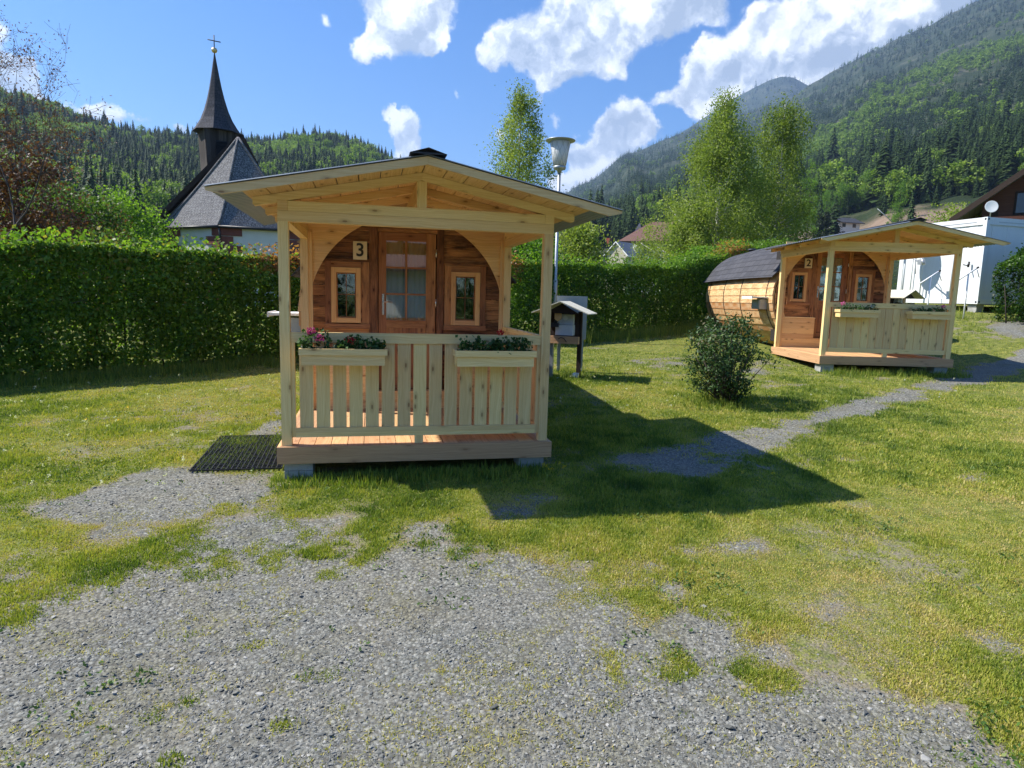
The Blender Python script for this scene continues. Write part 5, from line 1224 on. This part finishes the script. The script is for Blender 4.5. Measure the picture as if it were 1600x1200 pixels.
# houses
def tiled(name, c, n=.25): 
    return roof_shingle(name, (tuple(x*.85 for x in c), c, tuple(x*.35 for x in c), tuple(min(1, x*1.25) for x in c)), .3, .25)
M['browntile'] = tiled('brown_roof_tiles', (.16, .085, .065)); M['redtile'] = tiled('red_roof_tiles', (.34, .085, .045)); M['greytile'] = tiled('grey_roof_tiles', (.20, .22, .25)); M['darktile'] = tiled('dark_roof_tiles', (.05, .052, .06))
def house(name, label, loc, rz, w, d, eave, rise, ov, wallm, roofm, wins, axis='x', sink=2.0, trim='darkwood', cat='house', chim=None, gablem=None, balcony=None, hip=False):
    "ridge along local x; the front wall is at y = 0; wins: (side, x, z, w, h)"
    t = thing(name, label, cat, tuple(loc), rz)
    mb = MB(); mb.box(0, w, 0, d, -sink, eave); mb.build('wall', M[wallm], t)
    k = rise/(d/2)
    g = MB()
    for x0, x1 in ((.02, .06), (w-.06, w-.02)): g.face([(x0, .05, eave), (x0, d-.05, eave), (x0, d/2, eave+rise-.08)], [(0, 0)]*3, .5)
    for x0 in (.0, w): g.face([(x0, .02, eave), (x0, d-.02, eave), (x0, d/2, eave+rise-.05)], [(0, 0)]*3, .5)
    g.build('gable', M[gablem or wallm], t)
    mb = MB(); hx = d*.35 if hip else 0
    for sg in (0, 1):
        if sg == 0: q = [(-ov, -ov, eave-ov*k), (w+ov, -ov, eave-ov*k), (w+ov-hx, d/2, eave+rise), (-ov+hx, d/2, eave+rise)]
        else: q = [(w+ov, d+ov, eave-ov*k), (-ov, d+ov, eave-ov*k), (-ov+hx, d/2, eave+rise), (w+ov-hx, d/2, eave+rise)]
        slab(mb, q, -.14 if False else .14)
    if hip:
        for (xa, xb) in ((-ov, -ov+hx), (w+ov, w+ov-hx)):
            q = [(xa, d+ov, eave-ov*k), (xa, -ov, eave-ov*k), (xb, d/2, eave+rise)] if xa < 0 else [(xa, -ov, eave-ov*k), (xa, d+ov, eave-ov*k), (xb, d/2, eave+rise)]
            slab(mb, q, .14)
    rf = mb.build('roof', M[roofm], t)
    if chim: MB().box(chim[0], chim[0]+.5, chim[1], chim[1]+.5, eave, eave+chim[2]).build('chimney', M['render'], rf)
    mb = MB()
    if not hip:
        for x in (-ov-.03, w+ov+.005):
            for (a, b) in (((x, -ov, eave-ov*k-.1), (x, d/2, eave+rise-.1)), ((x, d+ov, eave-ov*k-.1), (x, d/2, eave+rise-.1))): mb.beam(a, b, .04, .24 if w > 5 else .10)
    mb.box(-ov, w+ov, -ov-.05, -ov+.0, eave-ov*k-.22, eave-ov*k-.02); mb.build('fascia', M[trim], t)
    for (sd_, x, z, ww, hh) in wins:
        mb = MB()
        def bx(a, b, c, e, p0, p1):
            if sd_ == 'f': mb.box(x+a, x+b, -p1, -p0, z+c, z+e)
            elif sd_ == 'l': mb.box(-p1, -p0, x+a, x+b, z+c, z+e)
            else: mb.box(w+p0, w+p1, x+a, x+b, z+c, z+e)
        f = .08; bx(0, f, 0, hh, .0, .05); bx(ww-f, ww, 0, hh, .0, .05); bx(f, ww-f, 0, f, .0, .05); bx(f, ww-f, hh-f, hh, .0, .05); bx(ww/2-.03, ww/2+.03, f, hh-f, .0, .045)
        wn = mb.build('window', M['darkwood'] if wallm != 'render2' else M['darkwood'], t); mb = MB(); bx(f, ww-f, f, hh-f, .0, .02); mb.build('pane', M['windark'], wn)
    if balcony:
        x0, x1, z, dep = balcony; mb = MB(); mb.box(x0, x1, -dep, -.001, z-.15, z); mb.box(x0, x1, -dep-.04, -dep, z, z+.95); b_ = mb.build('balcony', M[trim], t)
    return t
m, t_, out_ = mat('dark_window_pane'); finish(t_, out_, (.03, .035, .045), .08, spec=.8); M['windark'] = m
w = at(987, 372, 95); house('house', 'white house with a low brown tiled hip roof behind the garden hut', (w[0], w[1], w[2]-2.3), -.62, 12.5, 9.5, 2.6, 2.5, 1.6, 'render', 'browntile', [('f', 1.9, -.2, 1.3, 1.7), ('f', 4.6, .2, 1.4, 1.3)], hip=True, sink=14)
M['beige'] = plain('beige_render', (.40, .37, .28), .9)
w = at(980, 398, 75); house('garden_hut', 'small grey-roofed gable hut with a white chimney in front of the brown-roofed house', (w[0], w[1], w[2]-.2), .61, 3.4, 3.0, .35, 1.45, .2, 'beige', 'greytile', [], sink=6, chim=(2.3, .25, 1.2), trim='white')
w = at(940, 388, 330); house('farmhouse', 'distant white house with a bright red roof right of the street lamp', (w[0], w[1], w[2]-1.5), -.1, 6.0, 6.5, 3.4, 3.6, .8, 'render', 'redtile', [('f', 1.2, 1.2, 1.2, 1.3), ('f', 3.6, 1.2, 1.2, 1.3)], sink=14, chim=(1.2, 4.5, 4))
w = at(958, 377, 345); house('farmhouse', 'distant low house with a dull red roof between the red-roofed and the brown-roofed houses', (w[0], w[1], w[2]-2), -.1, 9.5, 8.0, 2.2, 2.4, .8, 'render', 'browntile', [], sink=14)
w = at(1310, 371, 240); house('mountain_house', 'white two-storey house with a dark gabled roof and balcony on the slope above cabin 2', (w[0], w[1], w[2]), .05, 9.0, 8.0, 6.0, 1.8, 1.2, 'render', 'darktile', [('f', 1.2, 3.9, 1.5, 1.3), ('f', 5.8, 3.9, 1.5, 1.3), ('f', 1.2, 1.0, 1.5, 1.3), ('f', 5.8, 1.0, 1.5, 1.3), ('l', 1.4, 3.6, 1.8, 1.7), ('l', 5.2, 3.6, 1.4, 1.4), ('l', 3.0, .7, 1.6, 1.6)], sink=12, gablem='darkwood')
# chalet at the right edge
w = at(1512, 352, 33); CHL = house('chalet', 'dark timber chalet with a wide grey roof and boarded balcony at the right edge', (w[0]+.4, w[1], w[2]-2.0), -.20+.35, 13, 9, 3.6, 2.4, 1.4, 'chalet', 'darktile', [], sink=6) if False else None
cw = at(1600, 345, 34); cdir = np.array([FW[1]*.95, -FW[0]*.95]); crz2 = -math.radians(47)
ch = thing('chalet', 'dark timber chalet with a grey gable roof at the right edge behind the container', 'house', tuple(cw), crz2)
def up(u, v):   # local x, z on the chalet front plane through cw
    d_ = ray(u, v); n_ = np.array([-math.sin(crz2), math.cos(crz2), 0]); P_ = CAM+d_*((n_@cw-n_@CAM)/(n_@d_)); return ((P_[0]-cw[0])*math.cos(crz2)+(P_[1]-cw[1])*math.sin(crz2), P_[2]-cw[2])
a_, b_, c_ = up(1508, 330), up(1545, 305), up(1600, 268); 
sl = (c_[1]-b_[1])/(c_[0]-b_[0]); xr = 4.2; zr2 = c_[1]+(xr-c_[0])*sl
zl = b_[1]+(a_[0]-b_[0])*sl
mb = MB(); mb.prism([(b_[0]-.2, -9), (2*xr-b_[0]+.2, -9), (2*xr-b_[0]+.2, b_[1]-.35), (xr, zr2-.35), (b_[0]-.2, b_[1]-.35)], 0, 9); mb.build('wall', M['chalet'], ch)
mb = MB()
for sg in (0, 1):
    f = (lambda x: x) if sg == 0 else (lambda x: 2*xr-x)
    xe = a_[0]-.6; ze = b_[1]+(xe-b_[0])*sl
    q = [(f(xe), 10, ze), (f(xe), -1.3, ze), (f(xr), -1.3, zr2), (f(xr), 10, zr2)]
    if sg: q = [q[1], q[0], q[3], q[2]]
    slab(mb, q, .16)
mb.build('roof', M['greytile'], ch)
mb = MB()
for sg in (0, 1):
    f = (lambda x: x) if sg == 0 else (lambda x: 2*xr-x)
    mb.beam((f(xe), -1.34, ze-.16), (f(xr), -1.34, zr2-.16), .05, .26)
for i in range(24): mb.box(b_[0]+.2+i*.36, b_[0]+.50+i*.36, -.03, -.001, -3, zl-.1 if i < 1 else -.9)
mb.build('verge_board', M['darkwood'], ch)
mb = MB(); 
for i in range(7): z = up(1570, 342)[1]+i*-.24; mb.box(up(1535, 345)[0], 9, -1.1, -1.06, z-.20, z)
mb.box(up(1535, 345)[0], 9, -1.1, -.001, up(1570, 342)[1]-1.9, up(1570, 342)[1]-1.75); mb.build('balcony', M['chalet'], ch)
x0, z0 = up(1583, 330); wn = MB().box(x0-.0, x0+1.6, -.05, -.001, z0-.2, z0+1.0).build('window', M['darkwood'], ch); MB().box(x0+.1, x0+1.5, -.06, -.0505, z0-.1, z0+.9).build('pane', M['windark'], wn)
MB().box(xr+.5, xr+1.3, 3, 3.8, zr2-1, zr2+1.2).build('chimney', M['render'], ch)
w = at(1549, 323, 32.0); sdh = thing('satellite_dish', 'white satellite dish on the chalet balcony above the container', 'satellite dish', tuple(w), crz2)
dm = MB(); dm.lathe([(r, r*r*.3) for r in np.linspace(0, .29, 7)]+[(.29, .035)]+[(r, r*r*.3+.012) for r in np.linspace(.28, .001, 6)], n=28); do = dm.build('reflector', M['white'], sdh); do.rotation_euler = (math.radians(82), 0, math.radians(20))
MB().tube([(0, .05, 0), (0, .12, -.2), (0, .12, -.75)], .025, 8).build('mast', M['galv'], sdh)
# antenna on the far roof
w = at(1373, 330, 60); an = thing('power_line', 'thin dark overhead line crossing above the peak of the cabin 2 roof', 'cable', tuple(w)); e_ = at(1400, 352, 60)-w; s_2 = at(1371, 326, 60)-w
MB().tube([tuple(s_2), tuple(e_)], .035, 5).build('line', M['galv'], an)

# house and trees added unseen behind the camera, for cabin glass to mirror
gz0 = float(gz(3, -28))
house('guest_house', 'white guest house with a brown roof across the yard, mirrored in the cabin doors', (0.9, -28.0, gz0+.2), 0.0, 4.2, 8, 4.05, 1.9, .8, 'render', 'browntile', [], sink=1.5).rotation_euler[2] = PI
bpy.data.objects['guest_house'].location = (5.3, -28.0, gz0+.2)
for i, (x, y, h, w_) in enumerate(((-2.2, -24, 8, 2.8), (8.0, -25, 8, 2.9), (15, -23, 9, 3.2), (22, -20, 9, 3.2), (-10, -22, 8, 3))):
    mk_tree('yard_tree', ['round dark tree mirrored left of the guest house', 'round dark tree mirrored right of the guest house', 'broad dark tree farther right across the yard', 'tall dark tree at the right end across the yard', 'tall dark tree at the left end across the yard'][i], 'tree', (x, y, float(gz(x, y))), h, (lambda z, w_=w_: w_*(1-z**3)**.5), 80, 5000, .30, M['midleaf'], M['bark'], 70+i, .2, .1, .9, zmin=.02)
# ------------------------------------------------------------------ hills, mountains and their forests
def interp_tab(tab, a):
    tab = np.array(tab, float); return np.interp(a, tab[:, 0], tab[:, 1])
SKY_L = [(-75, .20), (-45, .26), (-33, .245), (-26.7, .2376), (-24.8, .231), (-22, .2209), (-19, .2086), (-15.8, .2053), (-11.3, .2134), (-7.8, .2128), (-4.85, .2283), (-2.86, .2272), (-.83, .2214), (.71, .2119), (2.3, .1985), (4.4, .1734), (7.7, .125), (12, .08), (17, .05)]
SKY_R = [(6, .06), (9, .09), (12.1, .123), (16.3, .159), (19.0, .1825), (21.4, .2125), (24.5, .2385), (26.5, .2489), (29.5, .2657), (31.5, .272), (33.8, .2816), (34.9, .2948), (36.4, .3109), (37.75, .3194), (39.3, .3309), (40.6, .3416), (42.3, .351), (43.7, .3623), (45, .3709), (48, .3874), (52.7, .3985), (60, .42), (80, .40), (95, .35)]
def make_hill(name, tab, treeh, a0, a1, r0, r1, p, seed, m, t0=.02, amp=.05, na=150, nr=70, back=.35, gully=0, dent=None):
    "a slope rising from r0 to the ridge r1; returns height function (bearing deg, s)"
    def hfun(a, s):
        r = r0*(r1/r0)**np.minimum(s, 1.0)*(1+np.maximum(s-1, 0)*.6); tp = interp_tab(tab, a)-treeh/r1
        x = r*np.sin(np.radians(a)); y = r*np.cos(np.radians(a))
        prof = t0+(tp-t0)*np.clip(s, 0, 1)**p
        rough = (vnoise(x, y, 6.0/r1, seed, 4)-.5)*amp*np.sin(np.clip(s, 0, 1)*PI)
        if gully: rough = rough+(np.abs(vnoise(a*.35+s*1.5, s*.8, 1.0, seed+4, 4)-.5)*2-.35)*gully*np.clip(s, 0, 1)*np.clip(1.02-s, 0, 1)**.5*2
        h = r*(prof+rough)
        if dent: h = h - dent[4]*np.exp(-((a-dent[0])/dent[1])**2-((s-dent[2])/dent[3])**2)
        h = np.where(s > 1, h-(s-1)*r1*back, h)
        return x+CAM[0], y+CAM[1], h+1.4
    A = np.linspace(a0, a1, na); Sg = np.r_[np.linspace(0, 1, nr), 1.06, 1.2, 1.5]
    AA, SS = np.meshgrid(A, Sg); X, Y, Z = hfun(AA, SS); nr2 = len(Sg)
    Z[0] = np.minimum(Z[0], gz(X[0], Y[0])-3)
    idx = np.arange(nr2*na).reshape(nr2, na); Q = np.stack([idx[:-1, :-1], idx[1:, :-1], idx[1:, 1:], idx[:-1, 1:]], -1).reshape(-1, 4)
    me = bpy.data.meshes.new(name); me.vertices.add(nr2*na); me.vertices.foreach_set('co', np.stack([X, Y, Z], -1).astype(np.float32).ravel())
    me.loops.add(Q.size); me.loops.foreach_set('vertex_index', Q[:, ::-1].astype(np.int32).ravel()); me.polygons.add(len(Q)); me.polygons.foreach_set('loop_start', np.arange(0, Q.size, 4, dtype=np.int32)); me.update(calc_edges=True)
    me.polygons.foreach_set('use_smooth', np.ones(len(Q), bool)); me.materials.append(m); o = bpy.data.objects.new(name, me); COL.objects.link(o); tag(o, kind='structure'); return hfun
def hill_mat():
    m, t, out = mat('forest_floor'); o = t.n('ShaderNodeTexCoord').outputs['Object']; ge = t.sep(t.n('ShaderNodeNewGeometry').outputs['Position'])
    n = t.noise(o, .012, 6.0, .65); n2 = t.noise(o, .08, 5.0, .65)
    c = t.ramp(t.math('ADD', t.math('MULTIPLY', n, .6), t.math('MULTIPLY', n2, .4)), [(.30, (.012, .022, .010)), (.50, (.028, .042, .018)), (.60, (.07, .075, .045)), (.72, (.20, .19, .17))])
    pc = (CAM[0]+255*math.sin(math.radians(37.0)), CAM[1]+255*math.cos(math.radians(37.0)), 25.0)
    dd = t.math('ADD', t.vmath('DISTANCE', o, pc), t.math('MULTIPLY', t.noise(o, .05, 5.0, .7), 50.0))
    c = t.mix(t.mapr(dd, 88, 66, 0, 1), c, t.mix(n2, (.13, .085, .055), (.30, .23, .17)))
    finish(t, out, c, .95, n2, .8, 6.0, spec=.1); return m
M['hill'] = hill_mat()
hL = make_hill('hill', SKY_L, 13, -75, 17, 130, 800, .85, 5, M['hill'], .0, .035)
hR = make_hill('mountain', SKY_R, 13, 6, 95, 150, 2900, .80, 8, M['hill'], .028, .02, 220, 110, gully=.035, dent=(37.5, 3.5, .17, .12, 6.5))
for a_, s_ in () and ((38.0, .19), (38, .15), (38, .1), (37, .25), (39, .19), (20, .27)): q_ = hR(np.array(a_), np.array(s_)); print('terrain', a_, s_, [round(float(v), 1) for v in q_], 'tan', round(float((q_[2]-1.4)/np.hypot(q_[0]-CAM[0], q_[1]-CAM[1])), 4))
hP = make_hill('mountain_peak', [(22, .20), (26.5, .2462), (29.4, .2789), (31.15, .2941), (32.4, .3040), (33.3, .3075), (34.2, .3050), (34.9, .2965), (37, .2766), (45, .22)], 0, 21, 46, 3000, 4600, .8, 11, M['hill'], .15, .01, 60, 20)
# ---- tree kinds used by the forests
M['spruce_n'] = leafmat('spruce_needles', [(0, (.018, .036, .012)), (.5, (.042, .078, .022)), (1, (.090, .13, .036))], .2, .7, .2)
M['decid'] = leafmat('deciduous_forest_leaves', [(0, (.075, .14, .018)), (.5, (.17, .26, .032)), (1, (.27, .36, .055))], .4, .6)
def conifer_proto(seed, lay, per, w=.17):
    rg = np.random.default_rng(seed); P = []; T = []
    for i in range(lay):
        f = (i+rg.random()*.6)/lay; z = .08+.90*f; r = w*(1-f)**.85+.012
        for k in range(max(4, int(per*(1-.55*f)))):
            a = rg.uniform(0, 2*PI); L = r*rg.uniform(.7, 1.2); dz = -L*rg.uniform(.25, .65); wd = L*rg.uniform(.16, .34)
            d = np.array([math.cos(a), math.sin(a), 0]); s = np.array([-d[1], d[0], 0]); b = np.array([0, 0, z])
            P.append([b+np.array([0, 0, .03]), b+d*L*.55+s*wd+np.array([0, 0, dz*.4]), b+d*L+np.array([0, 0, dz]), b+d*L*.55-s*wd+np.array([0, 0, dz*.4])]); T.append(.45+rg.normal(0, .16))
    P.append([(-.012, 0, 0), (.012, 0, 0), (.004, 0, 1.0), (-.004, 0, 1.0)]); T.append(.1); P.append([(0, -.012, 0), (0, .012, 0), (0, .004, 1.0), (0, -.004, 1.0)]); T.append(.1)
    return quads_mesh('spruce_kind', np.array(P, float), np.clip(T, 0, 1), M['spruce_n'], link=False)
def decid_proto(seed, ncl, nl, size, prof=.34):
    rg = np.random.default_rng(seed); cl = rg.normal(size=(ncl, 3)); cl /= np.linalg.norm(cl, axis=1)[:, None]; cl *= rg.random(ncl)[:, None]**.4*np.array([prof, prof, .38]); cl[:, 2] += .60
    k = rg.integers(0, ncl, nl); o = rg.normal(size=(nl, 3))*.055; C = cl[k]+o
    out = o/np.linalg.norm(o, axis=1)[:, None]
    P = leaves(C, np.full(nl, size), rng=rg, out=out, aspect=.9); T = np.clip(.5+rg.normal(0, .12, ncl)[k]+rg.normal(0, .1, nl), 0, 1)
    tr = np.array([[(-.02, 0, 0), (.02, 0, 0), (.008, 0, .6), (-.008, 0, .6)]], float); return quads_mesh('wood_kind', np.concatenate([P, tr]), np.r_[T, .1], M['decid'], link=False)
CON_N = [conifer_proto(s, 34, 17, .14+.03*(s % 3)) for s in (1, 2, 3, 4)]; DEC_N = [decid_proto(s, 34, 1500, .055, .30+.04*(s % 2)) for s in (5, 6, 7)]
CON_F = [conifer_proto(s, 9, 7, .19) for s in (11, 12, 13)]; DEC_F = [decid_proto(s, 14, 240, .12) for s in (15, 16)]
def forest(name, label, hf, a0, a1, r0, r1, s0, s1, n, spacing, hmean, decf, protos, ncon, sparse=None, seed=1, hs=.30, near_keep=None):
    rg = np.random.default_rng(seed); s = s0+(s1-s0)*rg.random(n); a = rg.uniform(a0, a1, n); X, Y, Z = hf(a, s); r = np.hypot(X-CAM[0], Y-CAM[1])
    # thin out to the wanted spacing: area weight of each sample over spacing squared
    J = r*r*math.log(r1/r0)*(s1-s0)*math.radians(a1-a0)/n; pk = J/spacing(r)**2
    keep = rg.random(n) < pk
    if sparse is not None: keep &= rg.random(n) > sparse(a, s, X, Y)
    X, Y, Z, r, a, s = [q[keep] for q in (X, Y, Z, r, a, s)]; n = len(X)
    dec = rg.random(n) < decf(a, s, X, Y)
    h = hmean*np.exp(rg.normal(0, hs, n))*np.where(dec, .78, 1.0)*(spacing(r)/spacing(r).min())**.25
    pick = np.where(dec, ncon+rg.integers(0, len(protos)-ncon, n), rg.integers(0, ncon, n)); w = h*rg.uniform(.75, 1.4, n)*np.where(dec, 1.1, 1.12)
    print('forest', name, n, 'maxpk', float(pk.max()))
    o = scatter(name, np.c_[X, Y, Z-.4], np.c_[rg.normal(0, .03, n), rg.normal(0, .03, n), rg.uniform(0, 6.28, n)], np.c_[w, w, h], pick, protos); tag(o, label, 'forest', kind='stuff'); return o
def decL(a, s, X, Y):
    n = vnoise(X, Y, 1/75, 33, 3); return np.clip(sstep(.50, .58, n)*.85*(1-.30*s)+.10+.25*sstep(.15, .0, s), 0, .95)
forest('forest', 'wooded hill behind the church, dark spruces mixed with fresh green broadleaf trees', hL, -36, 15, 130, 800, .0, 1.03, 60000, lambda r: np.maximum(4.2, r/105), 12.0, decL, CON_N+DEC_N, 4, lambda a, s, X, Y: (s < .13)*1.0, seed=3, hs=.2)
def beltR(a, s):
    "the bright beech belt climbing to the right"
    c = .52+.0150*(a-30); return np.exp(-((s-c)/.085)**2)*sstep(20, 26, a)
def decR(a, s, X, Y):
    n = vnoise(X, Y, 1/110, 63, 4); return np.clip(sstep(.46, .60, n+.25*beltR(a, s)-.05)*(.14+.86*beltR(a, s))+.35*sstep(.14, .03, s)*(vnoise(X, Y, 1/40, 65, 2) > .5), 0, .92)
def bareR(a, s, X, Y):
    n = vnoise(X, Y, 1/260, 83, 4); return np.clip(1.0*((a < 27) & (s < .24))+1.0*((a >= 27) & (s < .185))+1.0*((a > 34) & (a < 41) & (s < .275))+1.0*((a >= 41) & (a < 60) & (s < .25))+sstep(.60, .68, n)*.85*sstep(.25, .4, s)+1.4*np.exp(-(((a-37)/2.3)**2+((s-.13)/.12)**2))+1.4*np.exp(-(((a-20)/1.5)**2+((s-.13)/.16)**2)), 0, .985)
forest('forest', 'near slope of the right-hand mountain, dense dark spruce forest with light green trees', hR, 9, 60, 150, 2900, .0, .46, 90000, lambda r: np.maximum(4.4, r/105), 13, decR, CON_N+DEC_N, 4, bareR, seed=4)
forest('forest', 'high distant slope of the right-hand mountain, blue-green forest up to the ridge', hR, 7, 60, 150, 2900, .46, 1.01, 130000, lambda r: np.maximum(8, r/125), 12.5, decR, CON_F+DEC_F, 3, bareR, seed=5, hs=.2)
forest('forest', 'forest on the rounded far peak between the slopes', hP, 24, 42, 3000, 4600, .3, 1.01, 14000, lambda r: np.full_like(r, 34.0), 24, lambda a, s, X, Y: np.zeros_like(a), CON_F+DEC_F, 3, seed=6)
# a few single trees that stand out on the lower slope
for i, (u, vb, vt, d, lab) in enumerate(((1403, 345, 284, 230, 'slender yellow-green larch standing before the dark forest above the cabin 2 roof'), (1348, 330, 268, 300, 'light green tree on the bare slope left of the larch'), (1312, 330, 285, 300, 'small pale tree above the white mountain house'), (1290, 335, 300, 290, 'thin light tree above the pair of cypresses'), (1262, 345, 250, 210, 'tall light green tree right beside the darker birch'))):
    w = at(u, vb, d); hh = at(u, vt, d)[2]-w[2]; k_ = d/100
    mk_tree('broadleaf_tree', lab, 'tree', tuple(w-np.array([0, 0, 6])), hh+6, (lambda z: 1.7*k_*(1-z)**.6+.1) if i == 0 else (lambda z: 1.3*k_*(1-z**3)**.5), 70, 6000, .30, M['fresh'], M['bark'], 40+i, .25, .2, .5*k_, tint=(.45, .14))
# haze
import os
HZ = 0.00012
if HZ > 0:
    mb = MB(); mb.box(-5200, 9000, -5000, 9000, -12, 1480)
    m = bpy.data.materials.new('thin_valley_haze'); m.use_nodes = True; m.node_tree.nodes.clear(); t = NT(m.node_tree); out = t.n('ShaderNodeOutputMaterial')
    v = t.n('ShaderNodeVolumePrincipled', {'Color': (.48, .68, 1.0, 1), 'Density': HZ, 'Anisotropy': .2}); t.L.new(v.outputs[0], out.inputs['Volume'])
    hz_ = mb.build('haze', m); tag(hz_, 'thin blue valley haze', 'haze', kind='stuff')
